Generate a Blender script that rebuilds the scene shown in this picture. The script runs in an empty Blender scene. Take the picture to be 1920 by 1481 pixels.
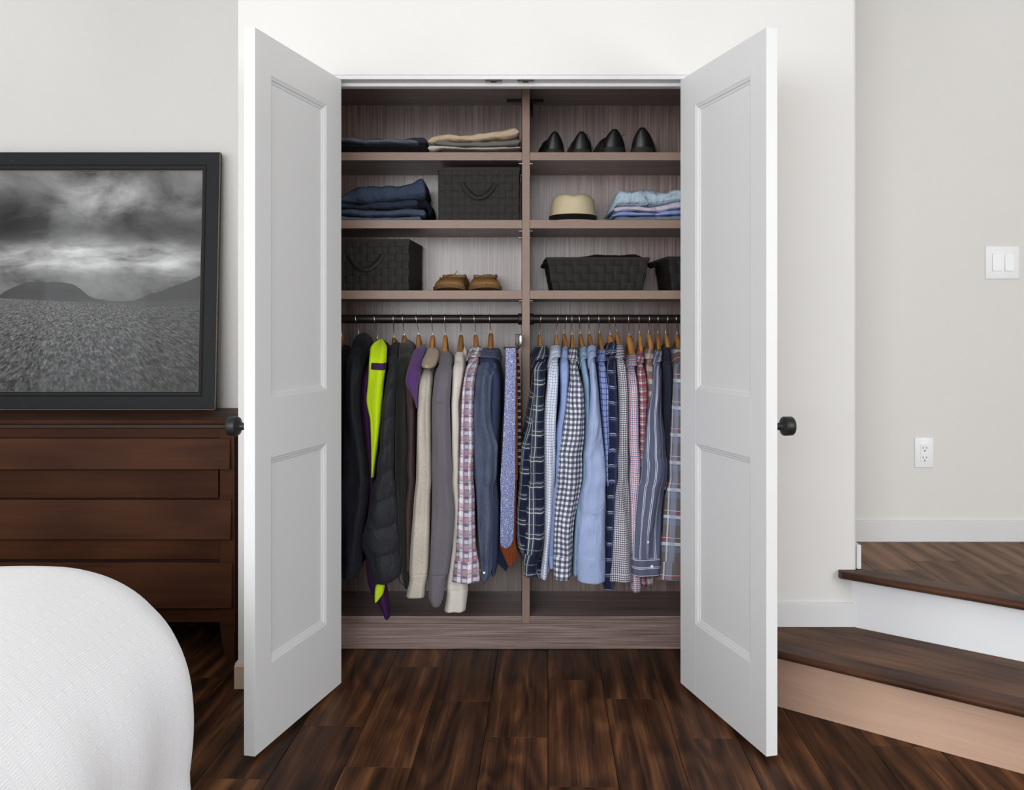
import bpy, bmesh, math, random
import numpy as np
from mathutils import Vector, Matrix, noise as mnoise

random.seed(7)
scene = bpy.context.scene
COL = scene.collection

# ------------------------------------------------------------------ camera, light, exposure
F, CX, HY, CAMZ, CAMD = 1830.0, 960.0, 621.0, 1.2, 3.29
cam = bpy.data.cameras.new('camera')
cam.sensor_fit = 'HORIZONTAL'
cam.sensor_width = 36.0
cam.lens = F / 1920 * 36
cam.shift_y = -(740.5 - HY) / 1920
cam.clip_start = 0.05
camo = bpy.data.objects.new('camera', cam)
COL.objects.link(camo)
camo.location = (0, -CAMD, CAMZ)
camo.rotation_euler = (math.pi / 2, 0, 0)
scene.camera = camo

world = bpy.data.worlds.new('daylight')
scene.world = world
world.use_nodes = True
bg = world.node_tree.nodes['Background']
bg.inputs[0].default_value = (0.93, 0.965, 1.0, 1)
bg.inputs[1].default_value = 1.0


def area(name, loc, rot, sx, sy, power, col):
    l = bpy.data.lights.new(name, 'AREA')
    l.shape = 'RECTANGLE'
    l.size, l.size_y = sx, sy
    l.energy = power
    l.color = col
    o = bpy.data.objects.new(name, l)
    COL.objects.link(o)
    o.location = loc
    o.rotation_euler = rot
    return o


# daylight through the tall window in the wall behind the photographer
WCOL = (0.94, 0.97, 1.0)
area('window_light', (-1.65, -6.15, 1.80), (math.radians(90), 0, 0), 3.6, 2.0, 190, WCOL)
# side fill lamps, added to brighten the door faces and the duvet side
area('fill_light_left', (-3.53, -3.6, 1.75), (math.radians(90), 0, math.radians(-90)), 2.0, 1.7, 62, WCOL)
area('fill_light_right', (3.33, -3.6, 1.75), (math.radians(90), 0, math.radians(90)), 2.0, 1.7, 112, WCOL)

scene.view_settings.view_transform = 'Standard'
scene.view_settings.look = 'None'
scene.view_settings.gamma = 1
scene.view_settings.use_curve_mapping = False
scene.view_settings.exposure = -0.04


# ------------------------------------------------------------------ helpers
def P(px, py, d):
    """photo pixel at distance d -> world point"""
    return Vector(((px - CX) * d / F, d - CAMD, CAMZ - (py - HY) * d / F))


ORG = {}


def tag(o, label=None, cat=None, group=None, kind=None):
    if label: o['label'] = label
    if cat: o['category'] = cat
    if group: o['group'] = group
    if kind: o['kind'] = kind
    return o


def empty(name, loc, label=None, cat=None, group=None, kind=None):
    o = bpy.data.objects.new(name, None)
    o.empty_display_size = 0.05
    COL.objects.link(o)
    o.location = loc
    ORG[o] = Vector(loc)
    return tag(o, label, cat, group, kind)


def mobj(name, verts, faces, mat, parent=None, org=None, smooth=False, uvs=None, angle=None):
    verts = [Vector(v) for v in verts]
    if parent is not None:
        og = ORG[parent]
    elif org is not None:
        og = Vector(org)
    else:
        xs = [v.x for v in verts]; ys = [v.y for v in verts]; zs = [v.z for v in verts]
        og = Vector(((min(xs) + max(xs)) / 2, (min(ys) + max(ys)) / 2, min(zs)))
    me = bpy.data.meshes.new(name)
    me.from_pydata([v - og for v in verts], [], faces)
    if uvs is not None:
        ul = me.uv_layers.new(name='UVMap')
        for lp in me.loops:
            pass
        k = 0
        for p in me.polygons:
            fu = uvs[p.index]
            for li, uv in zip(p.loop_indices, fu):
                ul.data[li].uv = uv
    me.materials.append(mat)
    if smooth:
        for p in me.polygons: p.use_smooth = True
        if angle:
            try:
                me.set_sharp_from_angle(angle=math.radians(angle))
            except Exception:
                pass
    me.update()
    o = bpy.data.objects.new(name, me)
    COL.objects.link(o)
    ORG[o] = og
    if parent is not None:
        o.parent = parent
    else:
        o.location = og
    return o


def bm_obj(name, bm, mat, parent=None, org=None, smooth=False, angle=None):
    bm.verts.ensure_lookup_table()
    for i, v in enumerate(bm.verts): v.index = i
    vs = [v.co.copy() for v in bm.verts]
    fs = [[v.index for v in f.verts] for f in bm.faces]
    bm.free()
    return mobj(name, vs, fs, mat, parent, org, smooth, None, angle)


def bm_box(bm, x0, x1, y0, y1, z0, z1):
    v = [bm.verts.new(c) for c in ((x0, y0, z0), (x1, y0, z0), (x1, y1, z0), (x0, y1, z0),
                                   (x0, y0, z1), (x1, y0, z1), (x1, y1, z1), (x0, y1, z1))]
    for f in ((0, 3, 2, 1), (4, 5, 6, 7), (0, 1, 5, 4), (1, 2, 6, 5), (2, 3, 7, 6), (3, 0, 4, 7)):
        bm.faces.new([v[i] for i in f])
    return v


def box(name, x0, x1, y0, y1, z0, z1, mat, parent=None, bevel=0.0, seg=1, org=None, rot=None):
    bm = bmesh.new()
    bm_box(bm, x0, x1, y0, y1, z0, z1)
    if bevel:
        bmesh.ops.bevel(bm, geom=bm.edges[:], offset=bevel, segments=seg, profile=0.5, affect='EDGES')
    if rot is not None:
        c, a = rot
        bmesh.ops.rotate(bm, verts=bm.verts[:], cent=Vector(c), matrix=Matrix.Rotation(a, 3, 'Z'))
    return bm_obj(name, bm, mat, parent, org, smooth=bool(bevel) and seg > 1, angle=35)


def tube(name, pts, r, mat, parent=None, n=8, org=None, flat=None, closed=False):
    pts = [Vector(p) for p in pts]
    V, Fc = [], []
    N = len(pts)
    up = Vector((0, 0, 1))
    prev = None
    for i, p in enumerate(pts):
        t = (pts[min(i + 1, N - 1)] - pts[max(i - 1, 0)]).normalized()
        a = prev if prev is not None else (Vector((1, 0, 0)) if abs(t.x) < 0.8 else up)
        a = (a - t * a.dot(t)).normalized()
        b = t.cross(a).normalized()
        prev = a
        rr = r[i] if isinstance(r, (list, tuple)) else r
        for k in range(n):
            an = 2 * math.pi * k / n
            fa, fb = (1, 1) if flat is None else flat
            V.append(p + a * math.cos(an) * rr * fa + b * math.sin(an) * rr * fb)
    for i in range(N - 1):
        for k in range(n):
            k2 = (k + 1) % n
            Fc.append((i * n + k, i * n + k2, (i + 1) * n + k2, (i + 1) * n + k))
    Fc.append(tuple(reversed(range(n))))
    Fc.append(tuple(range((N - 1) * n, N * n)))
    return mobj(name, V, Fc, mat, parent, org, smooth=True, angle=60)


def lathe_axis(name, prof, c, axis, mat, parent=None, n=28, org=None):
    """prof: (dist along axis, radius)"""
    axis = Vector(axis).normalized()
    a = axis.orthogonal().normalized()
    b = axis.cross(a)
    V, Fc = [], []
    for (s, r) in prof:
        for k in range(n):
            an = 2 * math.pi * k / n
            V.append(Vector(c) + axis * s + (a * math.cos(an) + b * math.sin(an)) * r)
    m = len(prof)
    for i in range(m - 1):
        for k in range(n):
            k2 = (k + 1) % n
            Fc.append((i * n + k, i * n + k2, (i + 1) * n + k2, (i + 1) * n + k))
    Fc.append(tuple(reversed(range(n))))
    Fc.append(tuple(range((m - 1) * n, m * n)))
    return mobj(name, V, Fc, mat, parent, org, smooth=True, angle=40)


# ------------------------------------------------------------------ material helpers
class NT:
    def __init__(self, name):
        self.m = bpy.data.materials.new(name)
        self.m.use_nodes = True
        self.t = self.m.node_tree
        self.b = self.t.nodes['Principled BSDF']
        self.uvn = None

    def node(self, ty, **kw):
        n = self.t.nodes.new(ty)
        for k, v in kw.items(): setattr(n, k, v)
        return n

    def put(self, sock, v):
        if hasattr(v, 'is_linked') or hasattr(v, 'links'):
            self.t.links.new(v, sock)
        else:
            if isinstance(v, (tuple, list)) and len(v) == 3 and len(sock.default_value) == 4:
                v = (*v, 1)
            sock.default_value = v

    def math(self, op, a, b=None, c=None, clamp=False):
        n = self.node('ShaderNodeMath', operation=op, use_clamp=clamp)
        self.put(n.inputs[0], a)
        if b is not None: self.put(n.inputs[1], b)
        if c is not None: self.put(n.inputs[2], c)
        return n.outputs[0]

    def mix(self, fac, a, b, blend='MIX'):
        n = self.node('ShaderNodeMix', data_type='RGBA', blend_type=blend)
        self.put(n.inputs[0], fac)
        self.put(n.inputs[6], a)
        self.put(n.inputs[7], b)
        return n.outputs[2]

    def coord(self, kind='Object'):
        return self.node('ShaderNodeTexCoord').outputs[kind]

    def uv(self):
        if self.uvn is None:
            n = self.node('ShaderNodeTexCoord')
            s = self.node('ShaderNodeSeparateXYZ')
            self.t.links.new(n.outputs['UV'], s.inputs[0])
            self.uvn = (s.outputs[0], s.outputs[1], n.outputs['UV'])
        return self.uvn

    def mapping(self, vec, scale=(1, 1, 1), rot=(0, 0, 0), loc=(0, 0, 0)):
        n = self.node('ShaderNodeMapping')
        self.t.links.new(vec, n.inputs[0])
        n.inputs['Scale'].default_value = scale
        n.inputs['Rotation'].default_value = rot
        self.put(n.inputs['Location'], loc)
        return n.outputs[0]

    def noise(self, vec, scale=5, detail=4, rough=0.55, dist=0.0):
        n = self.node('ShaderNodeTexNoise')
        if vec is not None: self.t.links.new(vec, n.inputs['Vector'])
        n.inputs['Scale'].default_value = scale
        n.inputs['Detail'].default_value = detail
        n.inputs['Roughness'].default_value = rough
        n.inputs['Distortion'].default_value = dist
        return n.outputs[0]

    def wave(self, vec, scale, dist, detail=2, dscale=1.0, dirn='X'):
        n = self.node('ShaderNodeTexWave', bands_direction=dirn)
        self.t.links.new(vec, n.inputs['Vector'])
        n.inputs['Scale'].default_value = scale
        n.inputs['Distortion'].default_value = dist
        n.inputs['Detail'].default_value = detail
        n.inputs['Detail Scale'].default_value = dscale
        return n.outputs[1]

    def ramp(self, fac, stops):
        n = self.node('ShaderNodeValToRGB')
        self.put(n.inputs[0], fac)
        cr = n.color_ramp
        while len(cr.elements) < len(stops): cr.elements.new(0.5)
        for e, (p, c) in zip(cr.elements, stops):
            e.position = p
            e.color = (*c, 1) if len(c) == 3 else c
        return n.outputs[0]

    def rng(self, v, a, b, c=0.0, d=1.0, smooth=False):
        n = self.node('ShaderNodeMapRange')
        if smooth: n.interpolation_type = 'SMOOTHSTEP'
        self.put(n.inputs[0], v)
        for i, x in zip((1, 2, 3, 4), (a, b, c, d)): n.inputs[i].default_value = x
        return n.outputs[0]

    def bump(self, h, strength=0.3, dist=0.01, normal=None):
        n = self.node('ShaderNodeBump')
        self.put(n.inputs['Height'], h)
        n.inputs['Strength'].default_value = strength
        n.inputs['Distance'].default_value = dist
        if normal is not None: self.t.links.new(normal, n.inputs['Normal'])
        self.t.links.new(n.outputs[0], self.b.inputs['Normal'])
        return n.outputs[0]

    def out(self, col=None, rough=None, spec=None, metal=None, sheen=None, coat=None):
        if col is not None: self.put(self.b.inputs['Base Color'], col)
        if rough is not None: self.put(self.b.inputs['Roughness'], rough)
        if spec is not None: self.b.inputs['Specular IOR Level'].default_value = spec
        if metal is not None: self.b.inputs['Metallic'].default_value = metal
        if sheen is not None:
            self.b.inputs['Sheen Weight'].default_value = sheen
            self.b.inputs['Sheen Roughness'].default_value = 0.5
        if coat is not None: self.b.inputs['Coat Weight'].default_value = coat
        return self.m


def s2l(r, g, b):
    f = lambda c: (c / 255 / 12.92) if c / 255 <= 0.04045 else ((c / 255 + 0.055) / 1.055) ** 2.4
    return (f(r), f(g), f(b))


def paint(name, col, rough=0.6, bump=0.05, scale=220):
    n = NT(name)
    c = n.coord()
    big = n.noise(c, 1.3, 3)
    k = n.mix(n.rng(big, 0.3, 0.7, 0, 1), tuple(x * 0.985 for x in col), tuple(min(1, x * 1.01) for x in col))
    n.bump(n.noise(c, scale, 3), bump, 0.002)
    return n.out(k, rough, 0.3)


M = {}
M['wall'] = paint('wall_paint', (0.70, 0.683, 0.655), 0.75, 0.06)
M['white'] = paint('white_enamel', (0.675, 0.674, 0.672), 0.45, 0.02, 90)
M['plastic'] = paint('white_plastic', (0.85, 0.85, 0.86), 0.3, 0.0)
M['primer'] = paint('white_riser_paint', (0.80, 0.81, 0.83), 0.5, 0.04)


def simple(name, col, rough=0.5, metal=0.0, spec=0.5, nz=0.12, scale=40, bump=0.0):
    n = NT(name)
    c = n.coord()
    k = n.mix(n.noise(c, scale, 4), tuple(x * (1 - nz) for x in col), tuple(min(1, x * (1 + nz)) for x in col))
    if bump: n.bump(n.noise(c, scale * 6, 3), bump, 0.002)
    return n.out(k, rough, spec, metal)


M['black_metal'] = simple('black_metal', (0.018, 0.018, 0.019), 0.42, 0.3)
M['bronze'] = simple('dark_bronze', (0.030, 0.022, 0.020), 0.33, 0.6)
M['steel'] = simple('bright_steel', (0.75, 0.75, 0.76), 0.22, 1.0)
M['brass'] = simple('dull_brass', (0.42, 0.33, 0.22), 0.35, 1.0)
M['dark_slot'] = simple('dark_slot', (0.02, 0.02, 0.02), 0.7)
M['grey_plastic'] = simple('grey_plastic', (0.06, 0.062, 0.068), 0.4)


def walnut(name, dark, mid, light, rot=0.0, rnd=True, sc=1.0, rough=0.42, axis='Y', lightamt=1.0, spec=0.3, figure=0.5, sap=None):
    """wood with the grain along the given axis"""
    n = NT(name)
    c = n.coord()
    if rnd:
        oi = n.node('ShaderNodeObjectInfo')
        r = oi.outputs['Random']
        cmb = n.node('ShaderNodeCombineXYZ')
        n.put(cmb.inputs[0], n.math('MULTIPLY', r, 13.0))
        n.put(cmb.inputs[1], n.math('MULTIPLY', r, 57.0))
        n.put(cmb.inputs[2], n.math('MULTIPLY', r, 31.0))
        va = n.node('ShaderNodeVectorMath', operation='ADD')
        n.t.links.new(c, va.inputs[0]); n.t.links.new(cmb.outputs[0], va.inputs[1])
        c = va.outputs[0]
    sL, sW = 1.0 * sc, 7.0 * sc
    scl = {'X': (sL, sW, sW), 'Y': (sW, sL, sW), 'Z': (sW, sW, sL)}[axis]
    v = n.mapping(c, (1, 1, 1), (0, 0, rot))
    v1 = n.mapping(v, scl)
    broad = n.noise(v1, 0.75, 3, 0.5, 1.2)
    fig = n.wave(v1, 0.55, 7.0, 3, 0.9, axis if axis != 'Y' else 'X')
    fine = n.noise(n.mapping(v, tuple(x * (1 if x == sL else 4.0) for x in scl)), 6.0, 5, 0.65)
    line = n.noise(n.mapping(v, tuple(x * (1.6 if x == sL else 11.0) for x in scl)), 1.0, 4, 0.7, 0.4)
    f = n.math('ADD', n.math('MULTIPLY', broad, 0.55), n.math('MULTIPLY', fig, 0.20))
    f = n.math('ADD', f, n.math('MULTIPLY', n.math('SUBTRACT', fine, 0.5), 0.40))
    f = n.math('ADD', f, n.math('MULTIPLY', n.math('SUBTRACT', line, 0.5), 0.75 * figure))
    cath = n.noise(n.mapping(v, tuple(x * (0.85 if x == sL else 0.62) for x in scl)), 1.0, 2, 0.45, 0.35)
    cath = n.math('SINE', n.math('MULTIPLY', cath, 62.0))
    f = n.math('ADD', f, n.math('MULTIPLY', cath, 0.085 * figure))
    col = n.ramp(f, [(0.16, dark), (0.46, mid), (0.82, light)])
    if sap:
        sp = n.noise(n.mapping(v, tuple(x * (0.9 if x == sL else 0.55) for x in scl), loc=(5.3, 2.1, 0)), 1.0, 2, 0.4, 0.6)
        col = n.mix(n.math('MULTIPLY', n.rng(sp, 0.66, 0.70), 0.75), col, sap)
    if rnd:
        br = n.rng(r, 0, 1, 0.72, 1.22)
        br = n.math('MULTIPLY', br, lightamt)
        cc = n.node('ShaderNodeCombineColor')
        for i in range(3): n.put(cc.inputs[i], br)
        col = n.mix(1.0, col, cc.outputs[0], 'MULTIPLY')
    n.bump(fine, 0.06, 0.002)
    return n.out(col, n.rng(fine, 0.3, 0.7, rough - 0.06, rough + 0.08), spec)


M['floor'] = walnut('walnut_floor', (0.020, 0.0078, 0.0034), (0.080, 0.0315, 0.0135), (0.24, 0.105, 0.042), rot=math.radians(2.1), rough=0.48, spec=0.12, figure=1.0, sap=(0.20, 0.095, 0.038))
M['tread'] = walnut('walnut_tread', (0.070, 0.038, 0.023), (0.175, 0.100, 0.063), (0.30, 0.180, 0.115), rot=math.radians(2.1), rough=0.55, spec=0.12)
M['tread_x'] = walnut('walnut_tread_cross', (0.042, 0.0215, 0.0130), (0.112, 0.058, 0.036), (0.215, 0.120, 0.074), rot=math.radians(41.5), rough=0.55, axis='X', spec=0.12)
M['nosing'] = walnut('walnut_nosing', (0.030, 0.0130, 0.0075), (0.080, 0.036, 0.020), (0.16, 0.078, 0.042), rot=math.radians(41.5), axis='X', rough=0.42, spec=0.15)
M['dresser'] = walnut('dresser_cherry', (0.031, 0.0100, 0.0042), (0.052, 0.0180, 0.0076), (0.074, 0.0270, 0.0115), axis='X', rough=0.5, spec=0.08)
M['dresser_dark'] = walnut('dresser_side', (0.012, 0.004, 0.002), (0.026, 0.008, 0.004), (0.045, 0.015, 0.007), axis='Z', rough=0.4, spec=0.25)
M['plywood'] = walnut('pink_plywood', (0.54, 0.345, 0.25), (0.64, 0.425, 0.31), (0.72, 0.50, 0.38), rot=math.radians(41.5), axis='X', rough=0.7, sc=0.8)
M['raw_wood'] = walnut('raw_pine', (0.45, 0.33, 0.22), (0.58, 0.45, 0.33), (0.68, 0.55, 0.42), axis='Z', rough=0.75)
M['hanger'] = walnut('hanger_beech', (0.24, 0.098, 0.024), (0.36, 0.165, 0.048), (0.46, 0.235, 0.080), axis='Y', rough=0.35, sc=3)


def laminate(name, axis, k=1.28):
    n = NT(name)
    c = n.coord()
    scl = {'X': (3, 210, 210), 'Z': (210, 210, 3), 'Y': (210, 3, 210)}[axis]
    fine = n.noise(n.mapping(c, scl), 1.0, 4, 0.6, 0.2)
    mid = n.noise(n.mapping(c, tuple(x * 0.12 if x > 10 else x * 0.5 for x in scl)), 1.0, 3, 0.55, 0.5)
    f = n.math('ADD', n.math('MULTIPLY', fine, 0.72), n.math('MULTIPLY', mid, 0.28))
    col = n.ramp(f, [(0.36, (0.098 * k, 0.066 * k, 0.057 * k)), (0.50, (0.190 * k, 0.131 * k, 0.116 * k)), (0.64, (0.315 * k, 0.226 * k, 0.204 * k))])
    n.bump(fine, 0.25, 0.0012)
    return n.out(col, 0.33, 1.0)


M['lam_z'] = laminate('laminate_vertical', 'Z')
M['lam_x'] = laminate('laminate_horizontal', 'X')

# ------------------------------------------------------------------ structure
ZT = 2.95                       # walls run up out of view
OX0, OX1, OZ = -0.618, 0.612, 2.064
WT = 0.115


def struct(o):
    o['kind'] = 'structure'
    return o


def rounded_end_wall(name, x0, x1, y0, y1, z0, z1, mat, r):
    """wall box whose right front corner is bullnosed"""
    pts = [(x0, y1), (x0, y0)]
    for i in range(9):
        a = -math.pi / 2 + i * math.pi / 16
        pts.append((x1 - r + r * math.cos(a), y0 + r + r * math.sin(a)))
    pts.append((x1, y1))
    n = len(pts)
    V = [(x, y, z0) for x, y in pts] + [(x, y, z1) for x, y in pts]
    Fc = [tuple(range(n)), tuple(reversed(range(n, 2 * n)))]
    Fc = [tuple(reversed(range(n))), tuple(range(n, 2 * n))]
    for i in range(n):
        j = (i + 1) % n
        Fc.append((i, j, j + n, i + n))
    return mobj(name, V, Fc, mat, None, (0, 0, 0), smooth=True, angle=25)


XL, XR = -0.923, 1.164
# closet front wall : left pier, right pier, header joined into one shell
bm = bmesh.new()
bm_box(bm, XL, OX0, 0, WT, 0, ZT)
bm_box(bm, OX0, OX1, 0, WT, OZ, ZT)
struct(bm_obj('wall_front', bm, M['wall'], None, (0, 0, 0)))
struct(rounded_end_wall('wall_front_right', OX1, XR, 0, WT, 0, ZT, M['wall'], 0.018))
struct(box('wall_return_right', XR - 0.1, XR, WT, 0.44, 0, ZT, M['wall'], org=(0, 0, 0)))
struct(box('wall_closet_left', XL, XL + 0.09, WT, 0.8, 0, ZT, M['wall'], org=(0, 0, 0)))
struct(box('wall_back', -3.6, XR, 0.8, 0.92, 0, ZT, M['wall'], org=(0, 0, 0)))
struct(box('wall_right', XR - 0.02, 3.4, 0.44, 0.56, 0, ZT, M['wall'], org=(0, 0, 0)))
struct(box('wall_closet_right', 0.93, 1.1, 0.44, 0.8, 0, ZT, M['wall'], org=(0, 0, 0)))
struct(box('ceiling', XL + 0.09, XR - 0.1, WT, 0.8, 2.40, 2.46, M['wall'], org=(0, 0, 0)))

# the rest of the room, behind the photographer
def window_wall(name, wname, a0, a1, w0, w1, z0, z1, p0_, p1_, along):
    """wall running along x or y with one framed window opening"""
    def B(bm, a, b, lo, hi):
        if along == 'x': bm_box(bm, a, b, p0_, p1_, lo, hi)
        else: bm_box(bm, p0_, p1_, a, b, lo, hi)
    bm = bmesh.new()
    B(bm, a0, w0, 0, ZT); B(bm, w1, a1, 0, ZT); B(bm, w0, w1, 0, z0); B(bm, w0, w1, z1, ZT)
    struct(bm_obj(name, bm, M['wall'], None, (0, 0, 0)))
    pm = (p0_ + p1_) / 2
    w = empty(wname, ((w0 + w1) / 2, pm, z0) if along == 'x' else (pm, (w0 + w1) / 2, z0), kind='structure')
    for k_ in range(4):
        q = w0 + (w1 - w0 - 0.05) * k_ / 3
        bm = bmesh.new()
        if along == 'x': bm_box(bm, q, q + 0.05, pm - 0.025, pm + 0.025, z0 + 0.05, z1 - 0.05)
        else: bm_box(bm, pm - 0.025, pm + 0.025, q, q + 0.05, z0 + 0.05, z1 - 0.05)
        bm_obj('mullion', bm, M['white'], w)
    for q in (z0, z1 - 0.05):
        bm = bmesh.new()
        if along == 'x': bm_box(bm, w0, w1, pm - 0.03, pm + 0.03, q, q + 0.05)
        else: bm_box(bm, pm - 0.03, pm + 0.03, w0, w1, q, q + 0.05)
        bm_obj('window_rail', bm, M['white'], w)


window_wall('wall_rear', 'window_1', -3.6, 3.4, -3.5, 0.2, 0.75, 2.82, -6.4, -6.25, 'x')
window_wall('wall_left', 'added_window_left', -6.4, 0.92, -4.65, -2.55, 0.85, 2.65, -3.7, -3.6, 'y')  # its window is added to go with the left fill lamp
window_wall('wall_far_right', 'added_window_right', -6.4, 0.56, -4.65, -2.55, 0.85, 2.65, 3.4, 3.5, 'y')  # this window is likewise added, for the right fill lamp
struct(box('ceiling_room', -3.7, 3.5, -6.4, 0.92, ZT, ZT + 0.08, M['wall'], org=(0, 0, 0)))

# jambs and head of the opening
tr = box('trim_1', OX0, OX1, 0.002, WT, OZ - 0.014, OZ, M['white'], bevel=0.0015, org=(0, 0, 0)); struct(tr)
box('door_stop', OX0 + 0.02, OX1 - 0.02, 0.05, 0.085, OZ - 0.026, OZ - 0.014, M['white'], tr, bevel=0.0015)
tr2 = box('trim_2', OX0, OX0 + 0.006, 0.002, WT, 0, OZ - 0.014, M['white'], org=(0, 0, 0)); struct(tr2)
tr3 = box('trim_3', OX1 - 0.006, OX1, 0.002, WT, 0, OZ - 0.014, M['white'], org=(0, 0, 0)); struct(tr3)
for px in (925.5, 985.5):
    x = (px - CX) * 3.315 / F
    pl = box('catch_plate', x - 0.028, x + 0.028, 0.010, 0.040, OZ - 0.0165, OZ - 0.0138, M['brass'], tr, bevel=0.0006)
    box('catch_slot', x - 0.010, x + 0.010, 0.018, 0.034, OZ - 0.0172, OZ - 0.0160, M['dark_slot'], pl)
    box('catch_edge', x - 0.028, x + 0.028, 0.006, 0.0105, OZ - 0.019, OZ - 0.0138, M['black_metal'], pl)

# ---- floor : planks 187 mm wide running to the closet, 2.1 degrees off square
fl = box('floor', -3.6, 3.4, -6.25, 0.8, -0.06, -0.014, M['dark_slot'], org=(0, 0, 0))
struct(fl)
PA = math.atan((1027 - 960) / F)
pd = Vector((math.sin(PA), math.cos(PA), 0))
pn = Vector((math.cos(PA), -math.sin(PA), 0))
p0 = P(1027, 1300, CAMZ * F / (1300 - HY)); p0.z = 0


def floor_pt(px, py):
    d = CAMZ * F / (py - HY)
    v = P(px, py, d); v.z = 0
    return v


def plank_mesh(name, org, dirv, nrm, u0, u1, v0, v1, z0, z1, mat, parent, planes=(), gap=0.0006, bevel=0.0012):
    bm = bmesh.new()
    bm_box(bm, u0 + gap, u1 - gap, v0 + gap, v1 - gap, z0, z1)
    for v in bm.verts:
        v.co = org + nrm * v.co.x + dirv * v.co.y + Vector((0, 0, v.co.z))
    for (co, no) in planes:
        r = bmesh.ops.bisect_plane(bm, geom=bm.verts[:] + bm.edges[:] + bm.faces[:], plane_co=co, plane_no=no, clear_outer=True)
        ed = [e for e in r['geom_cut'] if isinstance(e, bmesh.types.BMEdge)]
        if ed:
            try: bmesh.ops.holes_fill(bm, edges=[e for e in bm.edges if e.is_boundary])
            except Exception: pass
    if len(bm.faces) < 4:
        bm.free(); return None
    bmesh.ops.recalc_face_normals(bm, faces=bm.faces[:])
    top = [e for e in bm.edges if all(v.co.z > z1 - 1e-5 for v in e.verts)]
    if bevel: bmesh.ops.bevel(bm, geom=top, offset=bevel, segments=1, profile=0.5, affect='EDGES')
    return bm_obj(name, bm, mat, parent)


PW = 0.187
joints = {}                         # column -> photographed end joints (distance along the plank direction)
for px, py in ((970, 1382), (868, 1314), (636, 1361), (724, 1438), (1188, 1310), (1322, 1384), (1090, 1475), (760, 1250)):
    w = floor_pt(px, py) - p0
    joints.setdefault(int(math.floor(w.dot(pn) / PW)), []).append(w.dot(pd))
rr = random.Random(11)
for c in range(-19, 19):
    js = joints.get(c, [])
    base = js[0] if js else rr.uniform(-0.7, 0.7)
    cuts = set(round(j, 3) for j in js) if js else {base}
    lo = min(cuts)
    while lo > -6.3:
        lo -= rr.uniform(0.7, 1.5); cuts.add(lo)
    hi = max(cuts)
    while hi < 0.95:
        hi += rr.uniform(0.75, 1.3); cuts.add(hi)
    cuts = sorted(cuts)
    for a, b in zip(cuts[:-1], cuts[1:]):
        cx = p0 + pn * ((c + .5) * PW) + pd * ((a + b) / 2)
        plank_mesh('floor_plank', p0, pd, pn, c * PW, (c + 1) * PW, a, b, -0.014, 0.0, M['floor'], fl,
                   planes=[(Vector((0, 0.799, 0)), Vector((0, 1, 0))), (Vector((0, -6.249, 0)), Vector((0, -1, 0))), (Vector((3.399, 0, 0)), Vector((1, 0, 0))), (Vector((-3.599, 0, 0)), Vector((-1, 0, 0)))])

# ---- baseboards
BH = 0.081


def baseboard(name, x0, x1, y0, y1, z, parent=None):
    o = box(name, x0, x1, y0, y1, z, z + BH, M['white'], parent, bevel=0.002, org=None if parent else (0, 0, 0))
    if parent is None: struct(o)
    return o


bl = baseboard('baseboard_left', XL + 0.028, OX0 - 0.03, -0.014, -0.0005, 0.0)
bm = bmesh.new()
bm_box(bm, XL - 0.009, XL + 0.026, -0.016, 0.004, 0.0, BH + 0.003)
for v in bm.verts:
    if v.co.z > 0.05 and v.co.y < -0.01: v.co.z -= 0.010
bm_obj('bare_end_block', bm, M['raw_wood'], bl)
baseboard('baseboard_return', XL - 0.0125, XL - 0.0005, 0.005, 0.799, 0.0)
baseboard('baseboard_back', -3.6, XL - 0.013, 0.787, 0.7995, 0.0)
baseboard('baseboard_pier', 0.752, 1.150, -0.0125, -0.0005, 0.2055)
Z1, Z2 = 0.205, 0.397
baseboard('baseboard_right', XR + 0.016, 3.4, 0.427, 0.4395, Z2)
baseboard('baseboard_corner', XR + 0.0005, XR + 0.0155, 0.004, 0.4395, Z2)

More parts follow.
